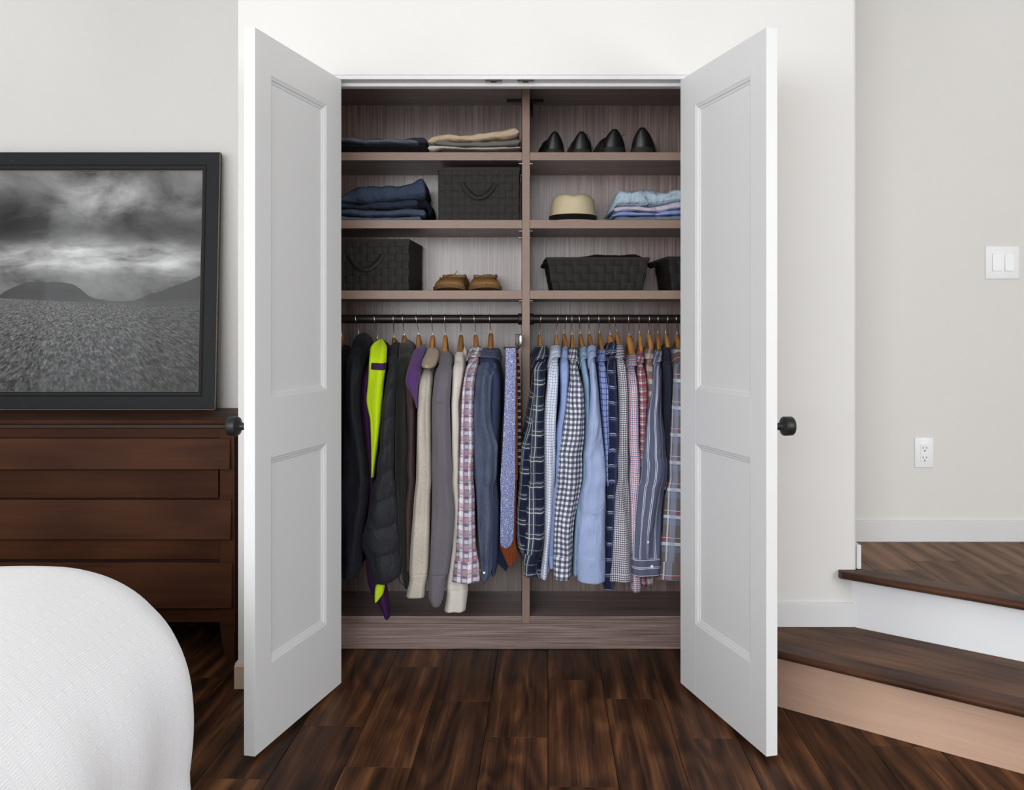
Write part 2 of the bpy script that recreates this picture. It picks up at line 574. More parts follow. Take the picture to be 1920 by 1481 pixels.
# ---- doors
def build_door(name, hinge_x, sgn, label):
    """two-panel door standing open; sgn -1 left, +1 right. The face turned to the opening is the one seen."""
    W, TH = 0.588, 0.034
    th = math.atan2(0.239, 0.971)
    dv = Vector((sgn * math.sin(th), -math.cos(th), 0))          # hinge -> free edge
    nv = Vector((-sgn * math.cos(th), -math.sin(th), 0))         # inner face normal
    o0 = Vector((hinge_x, 0.0, 0))
    zb, zt = 0.015, 2.047
    e = empty(name, o0 + Vector((0, 0, zb)), kind='structure')

    def pt(w, t, z): return o0 + dv * w - nv * t + Vector((0, 0, z))

    ops = [(0.118, 0.495, 0.246, 0.836), (0.118, 0.495, 1.008, 1.936)]

    def lbox(nm, w0, w1, t0, t1, z0, z1, parent, bevel=0.0012):
        bm = bmesh.new()
        bm_box(bm, w0, w1, t0, t1, z0, z1)
        bmesh.ops.bevel(bm, geom=bm.edges[:], offset=bevel, segments=1, profile=0.5, affect='EDGES')
        for v in bm.verts: v.co = pt(v.co.x, v.co.y, v.co.z)
        bmesh.ops.recalc_face_normals(bm, faces=bm.faces[:])
        return bm_obj(nm, bm, M['white'], parent)
    b = 0.0004
    lbox('hinge_stile', 0, 0.118, 0, TH, zb, zt, e, b)
    lbox('lock_stile', 0.495, W, 0, TH, zb, zt, e, b)
    for z0, z1 in ((zb, 0.246), (0.836, 1.008), (1.936, zt)):
        lbox('rail', 0.118, 0.495, 0, TH, z0, z1, e, b)
    for (w0, w1, z0, z1) in ops:
        pn_ = lbox('panel', w0 - 0.004, w1 + 0.004, 0.011, TH - 0.011, z0 - 0.004, z1 + 0.004, e, b)
        # sticking moulding, mitred, on both faces
        for face in (0, 1):
            prof = [(0.0, 0.0), (0.004, 0.0022), (0.009, 0.0035), (0.0115, 0.0075), (0.017, 0.0085), (0.020, 0.0112), (0.0, 0.0112)]
            ring = []
            for (i, t) in prof:
                tt = t if face == 0 else TH - t
                ring.append([pt(w0 + i, tt, z0 + i), pt(w1 - i, tt, z0 + i), pt(w1 - i, tt, z1 - i), pt(w0 + i, tt, z1 - i)])
            V = [v for r_ in ring for v in r_]
            Fc = []
            k = len(ring)
            for a in range(k):
                a2 = (a + 1) % k
                for q in range(4):
                    q2 = (q + 1) % 4
                    Fc.append((a * 4 + q, a * 4 + q2, a2 * 4 + q2, a2 * 4 + q))
            mobj('panel_moulding', V, Fc, M['white'], pn_)
    # knob on the outer face
    kc = pt(W - 0.058, TH, 0.928)
    kn = lathe_axis('knob', [(0.0, 0.0105), (0.038, 0.0105), (0.042, 0.0125), (0.048, 0.0215), (0.051, 0.0265), (0.053, 0.0275), (0.076, 0.0275), (0.078, 0.0262)],
                    kc, -nv, M['black_metal'], e)
    lathe_axis('rosette', [(0, 0.019), (0.003, 0.019), (0.004, 0.0175)], kc, -nv, M['black_metal'], kn)
    for z in (0.22, 1.03, 1.84):
        c = pt(-0.004, TH + 0.003, z)
        lathe_axis('hinge', [(-0.045, 0.0045), (0.045, 0.0045)], c, (0, 0, 1), M['steel'], e, n=12)
    e['label'] = label
    return e


build_door('door_1', -0.5755, -1, 'white two-panel closet door standing open beside the dresser')
build_door('door_2', 0.568, 1, 'white two-panel closet door standing open beside the steps')

# ---- steps
st = empty('stair', (1.3, -0.3, 0), 'two angled walnut steps rising beside the closet, lower riser bare plywood', 'stairs')
A1 = Vector((0.8455, -0.164, 0)); B1 = Vector((1.383, -0.654, 0))
A2 = Vector((1.151, -0.006, 0)); B2 = Vector((1.544, -0.346, 0))
sd = ((B1 - A1).normalized() + (B2 - A2).normalized()).normalized()
sn = Vector((-sd.y, sd.x, 0))
if sn.y < 0: sn = -sn                                     # points up the stair
XC = 0.752
pl_left = (Vector((XC, 0, 0)), Vector((-1, 0, 0)))
pl_wall = (Vector((0, -0.0005, 0)), Vector((0, 1, 0)))
pl_far = (Vector((2.7, 0, 0)), Vector((1, 0, 0)))


def strip(name, base, v0, v1, z0, z1, mat, planes, bevel=0.0008):
    return plank_mesh(name, base, sn, sd, -2.0, 2.6, v0, v1, z0, z1, mat, st, planes, 0.0003, bevel)


def nosing(name, base, voff, z1, planes, depth=0.085, T=0.026):
    """half-round nosing board"""
    r = T / 2
    prof = [(depth, z1 - T), (depth, z1)]
    for i in range(9):
        a = math.pi / 2 + i * math.pi / 8
        prof.append((r + r * math.cos(a) - 0.0, z1 - r + r * math.sin(a)))
    bm = bmesh.new()
    rings = []
    for u in (-2.0, 2.6):
        rings.append([bm.verts.new(base + sd * u + sn * (voff + v) + Vector((0, 0, z))) for v, z in prof])
    n = len(prof)
    for i in range(n):
        j = (i + 1) % n
        bm.faces.new((rings[0][i], rings[0][j], rings[1][j], rings[1][i]))
    bm.faces.new(rings[0]); bm.faces.new(list(reversed(rings[1])))
    for (co, no) in planes:
        bmesh.ops.bisect_plane(bm, geom=bm.verts[:] + bm.edges[:] + bm.faces[:], plane_co=co, plane_no=no, clear_outer=True)
        try: bmesh.ops.holes_fill(bm, edges=[e for e in bm.edges if e.is_boundary])
        except Exception: pass
    bmesh.ops.recalc_face_normals(bm, faces=bm.faces[:])
    return bm_obj(name, bm, M['nosing'], st, smooth=True, angle=40)


OV1, OV2 = -0.082, -0.055
pw = [pl_left, pl_wall, pl_far]
strip('riser', A1, 0.0, 0.018, 0.0, Z1 - 0.026, M['plywood'], pw)
nosing('nosing', A1, OV1, Z1, pw)
run = (A2 - A1).dot(sn)
v = OV1 + 0.085
for w in (0.115, 0.127, 0.127, 0.127):
    if v >= run: break
    strip('tread_board', A1, v, min(v + w, run + 0.001), Z1 - 0.02, Z1, M['tread_x'], pw)
    v += w
strip('riser', A2, 0.0, 0.018, Z1, Z2 - 0.026, M['primer'], [pl_wall, pl_far])
# upper nosing butts the pier: keep its little return in front of the wall
nosing('nosing', A2, OV2, Z2, [(Vector((1.093, 0, 0)), Vector((-1, 0, 0))), (Vector((0, 0.02, 0)), Vector((0, 1, 0))), pl_far, (Vector((1.155, 0, 0)), Vector((-1, 0.0, 0)))][:3] if False else
       [(Vector((1.10, 0, 0)), Vector((-1, 0, 0))), pl_wall, pl_far])
pfront = (A2 + sn * (OV2 + 0.085) , -sn)
for c in range(0, 8):
    u0 = 1.4094 - 0.173 + c * 0.173 - 0.173
    o_ = Vector((u0, 0.43, 0))
    cuts = [-1.6, -0.55 + 0.31 * ((c * 7) % 5) * 0.2, 0.2]
    for a, b in zip(cuts[:-1], cuts[1:]):
        plank_mesh('landing_plank', o_, pd, pn, 0, 0.173, a, b, Z2 - 0.02, Z2, M['tread'], st,
                   planes=[pfront, (Vector((0, 0.426, 0)), Vector((0, 1, 0))), (Vector((XR + 0.016, 0, 0)), Vector((-1, 0, 0))), pl_far])

# ---- wall plates
wy = 0.44
def plate(name, pxa, pxb, pya, pyb, label, cat):
    d = wy + CAMD
    a = P(pxa, pyb, d); b = P(pxb, pya, d)
    e = empty(name, ((a.x + b.x) / 2, wy, a.z), label, cat)
    box('cover_plate', a.x, b.x, wy - 0.006, wy + 0.0005, a.z, b.z, M['plastic'], e, bevel=0.0025, seg=2)
    return e, a, b


e, a, b = plate('light_switch', 1847, 1910, 462, 523, 'white double rocker light switch plate on the wall above the steps', 'light switch')
d = wy + CAMD
for x in (1867, 1890.5):
    q0 = P(x - 8, 508, d); q1 = P(x + 8, 476, d)
    box('rocker_recess', q0.x - 0.0012, q1.x + 0.0012, wy - 0.0064, wy - 0.004, q0.z - 0.0012, q1.z + 0.0012, M['wall'], e)
    bm = bmesh.new()
    bm_box(bm, q0.x, q1.x, wy - 0.0085, wy - 0.004, q0.z, q1.z)
    for v_ in bm.verts:
        if v_.co.y < wy - 0.006 and v_.co.z < (q0.z + q1.z) / 2: v_.co.y -= 0.003
    bm_obj('rocker', bm, M['plastic'], e)
    for yy in (469, 516):
        c = P(x, yy, d); c.y = wy - 0.006
        lathe_axis('screw', [(0, 0.0028), (0.001, 0.0024)], c, (0, -1, 0), M['plastic'], e, n=12)
e, a, b = plate('power_outlet', 1714.5, 1749.5, 820, 876.5, 'white double power outlet low on the wall above the landing', 'power outlet')
q0 = P(1724.5, 865, d); q1 = P(1740, 832, d)
rc = box('receptacle', q0.x, q1.x, wy - 0.0085, wy - 0.004, q0.z, q1.z, M['plastic'], e, bevel=0.0008)
for yy in (839, 857):
    for dx, h in ((-3.2, 4.2), (3.2, 3.6)):
        c = P(1732.2 + dx, yy, d)
        box('slot', c.x - 0.0011, c.x + 0.0011, wy - 0.0090, wy - 0.008, c.z - h * 0.001, c.z + h * 0.001, M['dark_slot'], rc)
    c = P(1732.2, yy + 5.6, d); c.y = wy - 0.0083
    lathe_axis('ground_hole', [(0, 0.0026), (0.0006, 0.0026)], c, (0, -1, 0), M['dark_slot'], rc, n=12)
for yy in (826, 873):
    c = P(1732.2, yy, d); c.y = wy - 0.006
    lathe_axis('screw', [(0, 0.0024), (0.001, 0.0020)], c, (0, -1, 0), M['plastic'], e, n=12)

# ------------------------------------------------------------------ dresser
DX0, DX1 = -2.55, -1.005
DY = 0.235
ds = empty('dresser', ((DX0 + DX1) / 2, 0.5, 0), 'dark reddish-brown wooden dresser with plank drawer fronts under the framed photograph', 'dresser')
dd = DY + CAMD
zpx = lambda py, d_=dd: CAMZ - (py - HY) * d_ / F
DZ = 0.88
# top with stepped moulding
box('top', DX0 - 0.02, -0.955, DY - 0.002, 0.785, DZ - 0.017, DZ, M['dresser'], ds, bevel=0.003, seg=2)
box('top_moulding', DX0 - 0.012, -0.967, DY + 0.012, 0.78, DZ - 0.032, DZ - 0.017, M['dresser_dark'], ds, bevel=0.002)
box('carcass', DX0 + 0.03, DX1 - 0.002, DY + 0.03, 0.775, zpx(1170), DZ - 0.032, M['dresser_dark'], ds)
for x0, x1 in ((DX1 - 0.052, DX1), (DX0, DX0 + 0.052)):
    right = x1 > -1.5
    # corner post running into a sabre leg
    zt_, zk = DZ - 0.034, zpx(1172)
    for yb in (0, 1):
        Y0, Y1 = (DY + 0.006, DY + 0.05) if yb == 0 else (0.73, 0.772)
        prof = [(zt_, x0, x1), (zk, x0, x1 + (0.003 if right else 0)), (zk - 0.05, x0 + (0.006 if right else 0), x1 - (0 if right else 0.006)),
                (zk - 0.10, x0 + (0.016 if right else 0), x1 - (0 if right else 0.016)), (0.0, x0 + (0.032 if right else 0), x1 + (0.006 if right else -0.032))]
        V = []; Fc = []
        for (z, a_, b_) in prof:
            V += [(a_, Y0, z), (b_, Y0, z), (b_, Y1, z), (a_, Y1, z)]
        for i in range(len(prof) - 1):
            for q in range(4):
                q2 = (q + 1) % 4
                Fc.append((i * 4 + q, i * 4 + q2, (i + 1) * 4 + q2, (i + 1) * 4 + q))
        Fc.append((0, 3, 2, 1)); k = (len(prof) - 1) * 4; Fc.append((k, k + 1, k + 2, k + 3))
        mobj('leg', V, Fc, M['dresser'], ds)
xin = DX1 - 0.052
xw = lambda px: (px - CX) * dd / F
# wide proud drawer boards and narrow boards set back
for (ya, yb_, xr, y0) in ((822, 880, 432, DY - 0.010), (937, 1011, 434, DY - 0.010), (1055, 1140, 435.5, DY - 0.010)):
    bm = bmesh.new()
    bm_box(bm, DX0 + 0.012, xw(xr), y0, DY + 0.03, zpx(yb_), zpx(ya))
    for v_ in bm.verts:
        if v_.co.y < DY and v_.co.z > zpx((ya + yb_) / 2): v_.co.y += 0.012
    bmesh.ops.bevel(bm, geom=bm.edges[:], offset=0.002, segments=1, profile=0.5, affect='EDGES')
    bm_obj('drawer_front', bm, M['dresser'], ds)
for (ya, yb_, xr) in ((881.5, 934.5, 408), (1012.5, 1050, 410.5)):
    box('drawer_rail', DX0 + 0.055, xw(xr), DY + 0.010, DY + 0.03, zpx(yb_), zpx(ya), M['dresser'], ds, bevel=0.0015)
box('apron', DX0 + 0.055, xw(413), DY + 0.014, DY + 0.032, zpx(1169), zpx(1142), M['dresser'], ds, bevel=0.0015)
box('top_rail', DX0 + 0.03, DX1 - 0.01, DY + 0.018, DY + 0.031, zpx(821), DZ - 0.030, M['dresser'], ds)

# ------------------------------------------------------------------ framed photograph leaning on the wall
FR0 = Vector((-1.206, 0.700, DZ)); lean = math.atan2(0.07, 1.058)
FW, FH, FB, FT = 1.50, 1.060, 0.073, 0.030
fd = Vector((0, math.sin(lean), math.cos(lean)))          # up along the frame
fn = Vector((0, -math.cos(lean), math.sin(lean)))         # towards the room
fp = empty('framed_photograph', FR0 + Vector((-FW / 2, 0, 0)), 'large black-framed monochrome landscape photograph leaning on top of the dresser', 'picture')


def FPt(u, v_, t): return FR0 + Vector((-u, 0, 0)) + fd * v_ + fn * t


n = NT('worn_black_frame')
c = n.coord()
edge = n.noise(c, 60, 5)
k = n.mix(n.rng(edge, 0.66, 0.74), (0.013, 0.014, 0.0165), (0.05, 0.045, 0.04))
n.bump(n.noise(c, 300, 2), 0.15, 0.001)
M['frame'] = n.out(k, 0.6, 0.2)
M['frame_edge'] = simple('worn_frame_edge', (0.16, 0.105, 0.06), 0.6, nz=0.5, scale=60)


def fbar(nm, quad_outer, quad_inner):
    pass


corn = [(0, 0), (FW, 0), (FW, FH), (0, FH)]
prof = [(0.0, 0.0), (0.0, FT - 0.003), (0.003, FT), (0.052, FT), (0.055, FT - 0.002), (0.058, FT), (0.070, FT - 0.002), (0.073, FT - 0.012), (0.073, 0.0)]
for i in range(4):
    j = (i + 1) % 4
    V = []
    for (ins, t) in prof:
        for (u, v_) in (corn[i], corn[j]):
            uu = u + ins * (1 if u == 0 else -1); vv = v_ + ins * (1 if v_ == 0 else -1)
            V.append(FPt(uu, vv, t))
    m_ = len(prof)
    Fc = [(a * 2, a * 2 + 1, ((a + 1) % m_) * 2 + 1, ((a + 1) % m_) * 2) for a in range(m_)]
    Fc += [tuple(a * 2 for a in range(m_)), tuple(a * 2 + 1 for a in reversed(range(m_)))]
    mobj('frame_bar', V, Fc, M['frame'], fp)
# rubbed brown line along the outer right and the inner edge
for (u0, u1, v0, v1, t0, t1) in ((-0.0006, 0.0016, 0.002, FH - 0.002, FT - 0.012, FT - 0.0015), (0.0016, FW, -0.0006, 0.0014, FT - 0.006, FT - 0.0014),
                                 (0.0725, 0.0742, 0.073, FH - 0.073, FT - 0.016, FT - 0.0105), (0.0735, FW - 0.07, 0.0725, 0.0742, FT - 0.016, FT - 0.0105),
                                 (0.0735, FW - 0.07, FH - 0.0742, FH - 0.0725, FT - 0.016, FT - 0.0105)):
    V = [FPt(u, v_, t) for t in (t0, t1) for (u, v_) in ((u0, v0), (u1, v0), (u1, v1), (u0, v1))]
    mobj('worn_edge', V, [(0, 1, 2, 3), (7, 6, 5, 4), (0, 4, 5, 1), (1, 5, 6, 2), (2, 6, 7, 3), (3, 7, 4, 0)], M['frame_edge'], fp)

# the print: storm clouds over far hills and a cut field (all grey)
n = NT('monochrome_landscape_print')
U, V_, UVv = n.uv()                 # u: metres left of the right inner edge, v: 0 bottom .. 1 top
mt = n.math
cv = n.node('ShaderNodeCombineXYZ'); n.put(cv.inputs[0], U); n.put(cv.inputs[1], mt('MULTIPLY', V_, 1.55))
cl = n.noise(cv.outputs[0], 3.1, 9, 0.56, 0.35)
cl2 = n.noise(n.mapping(cv.outputs[0], (1, 2.3, 1), loc=(3.1, 1.7, 0)), 4.5, 8, 0.6, 0.25)


def gauss(u0, su, v0, sv):
    a = mt('POWER', mt('ABSOLUTE', mt('DIVIDE', mt('SUBTRACT', U, u0), su)), 2.0)
    b = mt('POWER', mt('ABSOLUTE', mt('DIVIDE', mt('SUBTRACT', V_, v0), sv)), 2.0)
    return mt('EXPONENT', mt('MULTIPLY', mt('ADD', a, b), -1.0))


sky = mt('ADD', 0.055, mt('MULTIPLY', n.rng(cl, 0.36, 0.74), 0.26))
sky = mt('ADD', sky, mt('MULTIPLY', mt('MULTIPLY', gauss(0.52, 0.42, 0.605, 0.065), n.rng(cl2, 0.30, 0.66)), 0.62))
sky = mt('ADD', sky, mt('MULTIPLY', mt('MULTIPLY', gauss(0.14, 0.13, 0.59, 0.07), n.rng(cl2, 0.3, 0.68)), 0.28))
sky = mt('ADD', sky, mt('MULTIPLY', mt('MULTIPLY', gauss(0.40, 0.20, 0.88, 0.09), n.rng(cl, 0.36, 0.68)), 0.33))
sky = mt('MULTIPLY', sky, mt('SUBTRACT', 1.0, mt('MULTIPLY', gauss(0.28, 0.30, 0.73, 0.060), 0.62)))
sky = mt('MULTIPLY', sky, mt('SUBTRACT', 1.0, mt('MULTIPLY', gauss(0.80, 0.14, 0.77, 0.12), 0.72)))
sky = mt('MULTIPLY', sky, mt('SUBTRACT', 1.0, mt('MULTIPLY', gauss(0.02, 0.10, 0.70, 0.09), 0.45)))
# hills
ch = n.node('ShaderNodeCombineXYZ'); n.put(ch.inputs[0], mt('MULTIPLY', U, 7.0))
rg = n.noise(ch.outputs[0], 1.0, 6, 0.55)
prof_h = mt('ADD', mt('MULTIPLY', mt('EXPONENT', mt('MULTIPLY', mt('POWER', mt('ABSOLUTE', mt('DIVIDE', mt('SUBTRACT', U, 0.64), 0.17)), 4.0), -1.0)), 0.085),
            mt('MULTIPLY', n.rng(U, 0.0, 0.26, 1.0, 0.0), 0.115))
ridge = mt('ADD', mt('ADD', 0.408, prof_h), mt('MULTIPLY', mt('SUBTRACT', rg, 0.5), 0.055))
hill = mt('LESS_THAN', V_, ridge)
hillc = mt('ADD', 0.055, mt('MULTIPLY', n.rng(cl2, 0.3, 0.7), 0.022))
# field: rows get coarser towards the bottom
dep = mt('ADD', mt('MAXIMUM', mt('SUBTRACT', 0.425, V_), 0.0), 0.03)
cg = n.node('ShaderNodeCombineXYZ')
n.put(cg.inputs[0], mt('DIVIDE', mt('SUBTRACT', U, 0.5), mt('POWER', dep, 0.75)))
n.put(cg.inputs[1], mt('MULTIPLY', mt('LOGARITHM', dep, 2.718), 0.75))
g1 = n.noise(cg.outputs[0], 17.0, 6, 0.72, 0.6)
g2 = n.noise(n.mapping(cg.outputs[0], (2.2, 1.0, 1), rot=(0, 0, 0.35)), 19.0, 4, 0.7, 0.3)
gr = mt('ADD', mt('MULTIPLY', n.rng(g1, 0.42, 0.74), 0.20), mt('MULTIPLY', mt('POWER', n.rng(g2, 0.40, 0.80), 2.0), 0.42))
gr = mt('MULTIPLY', gr, n.rng(V_, 0.0, 0.36, 0.42, 1.1))
gr = mt('MULTIPLY', gr, n.rng(U, 0.0, 0.8, 0.62, 1.15))
gr = mt('ADD', gr, 0.016)
fieldtop = mt('ADD', 0.372, mt('MULTIPLY', U, 0.058))
isf = mt('LESS_THAN', V_, fieldtop)
isl = mt('LESS_THAN', V_, 0.405)
g = n.mix(hill, sky, hillc)
g = n.mix(isl, g, mt('ADD', 0.045, mt('MULTIPLY', n.noise(n.mapping(cv.outputs[0], (3, 60, 1)), 1.5, 3), 0.07)))
g = n.mix(isf, g, gr)
M['print'] = n.out(g, 0.35, 0.15, coat=0.10)
n.b.inputs['Coat Roughness'].default_value = 0.04
u0, u1, v0, v1 = 0.0725, FW - 0.0725, 0.0725, FH - 0.0725
mobj('print', [FPt(u0, v0, 0.012), FPt(u1, v0, 0.012), FPt(u1, v1, 0.012), FPt(u0, v1, 0.012)], [(3, 2, 1, 0)], M['print'], fp,
     uvs=[[(0, 1), (u1 - u0, 1), (u1 - u0, 0), (0, 0)]])
V = [FPt(u, v_, t) for t in (0.001, 0.010) for (u, v_) in ((u0, v0), (u1, v0), (u1, v1), (u0, v1))]
mobj('backing_board', V, [(0, 1, 2, 3), (7, 6, 5, 4), (0, 4, 5, 1), (1, 5, 6, 2), (2, 6, 7, 3), (3, 7, 4, 0)], M['frame'], fp)

# ------------------------------------------------------------------ bed with white duvet
n = NT('white_jacquard_cotton')
U, V_, UVv = n.uv()
mt = n.math
CW = 0.037
def cell(c): return mt('ABSOLUTE', mt('SUBTRACT', mt('FRACT', mt('DIVIDE', c, CW)), 0.5))
ca, cb = cell(U), cell(V_)
box_d = mt('MAXIMUM', ca, cb)
rings = mt('GREATER_THAN', mt('SINE', mt('MULTIPLY', box_d, 2 * math.pi * 7.0)), 0.0)
sq = mt('MULTIPLY', mt('LESS_THAN', box_d, 0.34), rings)
la = mt('MULTIPLY', mt('GREATER_THAN', ca, 0.37), mt('GREATER_THAN', mt('SINE', mt('MULTIPLY', ca, 2 * math.pi * 15)), 0.0))
lb = mt('MULTIPLY', mt('GREATER_THAN', cb, 0.40), mt('GREATER_THAN', mt('SINE', mt('MULTIPLY', cb, 2 * math.pi * 10)), 0.0))
pat = mt('MAXIMUM', mt('MAXIMUM', sq, la), lb)
col = n.mix(pat, (0.865, 0.865, 0.88), (0.755, 0.75, 0.77))
nb = n.bump(n.noise(n.coord(), 9, 3), 0.10, 0.02)
n.bump(pat, 0.5, 0.0015, nb)
M['duvet'] = n.out(col, 0.85, 0.2, sheen=0.1)
M['mattress'] = simple('mattress_ticking', (0.7, 0.7, 0.7), 0.9)
bed = empty('bed', (-2.0, -2.2, 0), 'bed covered with a white duvet woven in a small square pattern', 'bed')
QX, QY, RR, TOPZ = -1.088, -1.05, 0.30, 0.642
box('mattress', -3.3, QX + 0.06, -3.9, QY - 0.02, 0.08, TOPZ - 0.17, M['mattress'], bed, bevel=0.05, seg=3)
NA, NB = 150, 150
AS = np.linspace(-2.2, 0.86, NA); BS = np.linspace(-2.75, 0.80, NB)
V, Fc, UVs, uvl = [], [], [], []
for b_ in BS:
    for a_ in AS:
        ox, oy = max(a_, 0), max(b_, 0)
        s = math.hypot(ox, oy)
        qx, qy = QX + min(a_, 0), QY + min(b_, 0)
        if s > 1e-6:
            dx, dy = ox / s, oy / s
        else:
            dx = dy = 0
        # rounded puffy shoulder then a hanging side
        arc = RR * math.pi / 2
        if s < arc:
            th = s / RR
            out, down = RR * math.sin(th), RR * (1 - math.cos(th))
        else:
            out, down = RR, RR + (s - arc)
        hang = max(0, min(1, (down - 0.12) / 0.35))
        ang = math.atan2(dy, dx) if s > 1e-6 else 0
        rip = 0.016 * hang * math.sin((qx * 2.0 + qy * 9.0) + ang * 6.0 + 0.6) + 0.010 * hang * math.sin(qy * 23 + ang * 9)
        # one broad soft fold running from the mattress top down over the side
        tt = (a_ - 0.02) + 0.62 * (b_ + 0.86)
        fold = -0.022 * (1 / (1 + math.exp(tt * 30))) * math.exp(-((b_ + 1.0) / 1.5) ** 2)
        sag = 0.022 * math.sin(min(1, s / arc) * math.pi) * math.sin(b_ * 5 + a_ * 3)
        lump = 0.012 * mnoise.noise(Vector((a_ * 3.0, b_ * 3.0, 1.3)))
        o_ = out + rip + 0.03 * math.sin(math.pi * hang) + 0.4 * sag + 0.075 * max(0, down - 0.26)
        z = TOPZ - down + lump + 0.012 * math.sin(a_ * 2 + 1) * (1 - hang) + (fold if s < arc else fold * 0.3)
        zmin = 0.012
        if z < zmin: z = zmin + 0.0005 * (a_ + b_)
        V.append((qx + dx * o_, qy + dy * o_, z))
        uvl.append((b_, a_))
for j in range(NB - 1):
    for i in range(NA - 1):
        f = (j * NA + i, j * NA + i + 1, (j + 1) * NA + i + 1, (j + 1) * NA + i)
        Fc.append(f); UVs.append([uvl[k] for k in f])
mobj('duvet', V, Fc, M['duvet'], bed, smooth=True, uvs=UVs)

# ------------------------------------------------------------------ closet organizer
YF, YB = 0.39, 0.745
DF = CAMD + YF
CL0, CL1 = -0.80, 0.90
DV0, DV1 = (979 - CX) * DF / F, (993.3 - CX) * DF / F
zf = lambda py: CAMZ - (py - HY) * DF / F
SH = [(zf(285.5), zf(300.5)), (zf(412.5), zf(428)), (zf(544.5), zf(560.5))]
n = NT('edge_banding')
c = n.coord()
k = n.mix(n.noise(n.mapping(c, (30, 300, 300)), 1.0, 3), (0.25, 0.165, 0.125), (0.36, 0.25, 0.195))
M['band'] = n.out(k, 0.45, 0.35)
co = empty('closet_organizer', ((CL0 + CL1) / 2, (YF + YB) / 2, 0), 'taupe wood-grain closet organizer with six shelves and two hanging rods', 'closet organizer')
ZTOP = 2.133
box('back_panel', CL0, CL1, YB, YB + 0.012, 0.10, ZTOP, M['lam_z'], co)
box('side_panel', CL0 - 0.02, CL0, YF, YB + 0.012, 0, ZTOP + 0.02, M['lam_z'], co)
box('side_panel', CL1, CL1 + 0.02, YF, YB + 0.012, 0, ZTOP + 0.02, M['lam_z'], co)
dvo = box('divider', DV0, DV1, YF, YB, zf(1168.5), ZTOP, M['lam_z'], co, bevel=0.0008)
box('edge_band', DV0 + 0.0004, DV1 - 0.0004, YF - 0.0012, YF + 0.0008, zf(1168), ZTOP, M['band'], dvo)
box('top_panel', CL0, CL1, YF, YB + 0.012, ZTOP, ZTOP + 0.02, M['lam_x'], co)
box('toe_kick', CL0, CL1, YF + 0.001, YF + 0.02, 0.002, zf(1168.5), M['lam_x'], co, bevel=0.0008)
for a, b in ((CL0, DV0 - 0.0005), (DV1 + 0.0005, CL1)):
    box('bottom_panel', a, b, YF, YB, zf(1168), zf(1155), M['lam_x'], co, bevel=0.0006)
    for (zt, zb) in SH:
        s = box('shelf', a + 0.0005, b - 0.0005, YF, YB, zb, zt, M['lam_x'], co, bevel=0.0008)
        box('edge_band', a + 0.0005, b - 0.0005, YF - 0.0012, YF + 0.0008, zb + 0.0004, zt - 0.0004, M['band'], s)
        for x in ((b - 0.004) if b < 0.1 else (a + 0.004),):
            for k, yy in enumerate((YF + 0.04, YB - 0.05)):
                lathe_axis('shelf_pin', [(-0.007, 0.003), (0.007, 0.003)], (x, yy, zb - 0.006), (1, 0, 0), M['steel'], s, n=10)
# adjustment holes drilled in the divider
for (zt, zb) in SH[:2]:
    for sx, xx in ((-1, DV0), (1, DV1)):
        for dz in (0.034,):
            lathe_axis('pin_hole', [(0, 0.0028), (0.0005, 0.0028)], (xx, YF + 0.04, zb - dz), (sx, 0, 0), M['dark_slot'], co, n=10)
box('bracket', DV1 + 0.001, DV1 + 0.018, YB - 0.045, YB - 0.001, P(0, 218, 4.0).z, ZTOP - 0.003, M['black_metal'], co, bevel=0.003, seg=2)
box('bracket', DV1 + 0.001, DV1 + 0.06, YB - 0.10, YB - 0.07, ZTOP - 0.006, ZTOP - 0.001, M['black_metal'], co, bevel=0.001)
box('bracket', DV0 - 0.06, DV0 - 0.001, YB - 0.10, YB - 0.07, ZTOP - 0.006, ZTOP - 0.001, M['black_metal'], co, bevel=0.001)
YR, ZR, RRD = 0.445, P(0, 598, 3.735).z, 0.0165
for a, b in ((CL0, DV0), (DV1, CL1)):
    rd = lathe_axis('closet_rod', [(a, RRD), (b, RRD)], (0, YR, ZR), (1, 0, 0), M['bronze'], co, n=24)
    for q, sg in ((a, 1), (b, -1)):
        lathe_axis('rod_flange', [(0, 0.0215), (0.013, 0.0215), (0.015, 0.0195)], (q, YR, ZR), (sg, 0, 0), M['black_metal'], rd, n=24)

# ------------------------------------------------------------------ fabrics
def fabric(name, base, stripes=(), rough=0.88, sheen=0.06, heather=0.0, hcol=None, wr=0.35, wscale=14, weave=0.25, grain=None):
    n = NT(name)
    U, V_, UVv = n.uv()
    c = n.coord()
    col = base
    if heather:
        h = n.noise(n.mapping(c, (500, 500, 160)), 1.0, 3, 0.7)
        col = n.mix(n.math('MULTIPLY', n.rng(h, 0.38, 0.66), heather), col, hcol)
    for (ax, per, off, wid, sc, al) in stripes:
        s = U if ax == 'u' else V_
        f = n.math('FRACT', n.math('DIVIDE', n.math('ADD', s, off + 40 * per), per))
        m = n.math('LESS_THAN', f, wid / per)
        col = n.mix(n.math('MULTIPLY', m, al), col, sc)
    big = n.noise(c, 7.0, 3)
    cc = n.node('ShaderNodeCombineColor')
    for i in range(3): n.put(cc.inputs[i], n.rng(big, 0.3, 0.7, 0.93, 1.06))
    col = n.mix(1.0, col, cc.outputs[0], 'MULTIPLY')
    wrk = n.noise(n.mapping(c, (1.6, 1.6, 0.75), (0.35, 0.5, 0)), wscale * 0.7, 3, 0.5, 0.6)
    nb = n.bump(wrk, min(1.0, wr * 1.15), 0.022)
    n.bump(n.noise(c, 900, 2), weave, 0.0006, nb)
    return n.out(col, rough, 0.15, sheen=sheen * 0.4)


# ------------------------------------------------------------------ folded clothes on the shelves
def shelf_z(k): return SH[k][0]


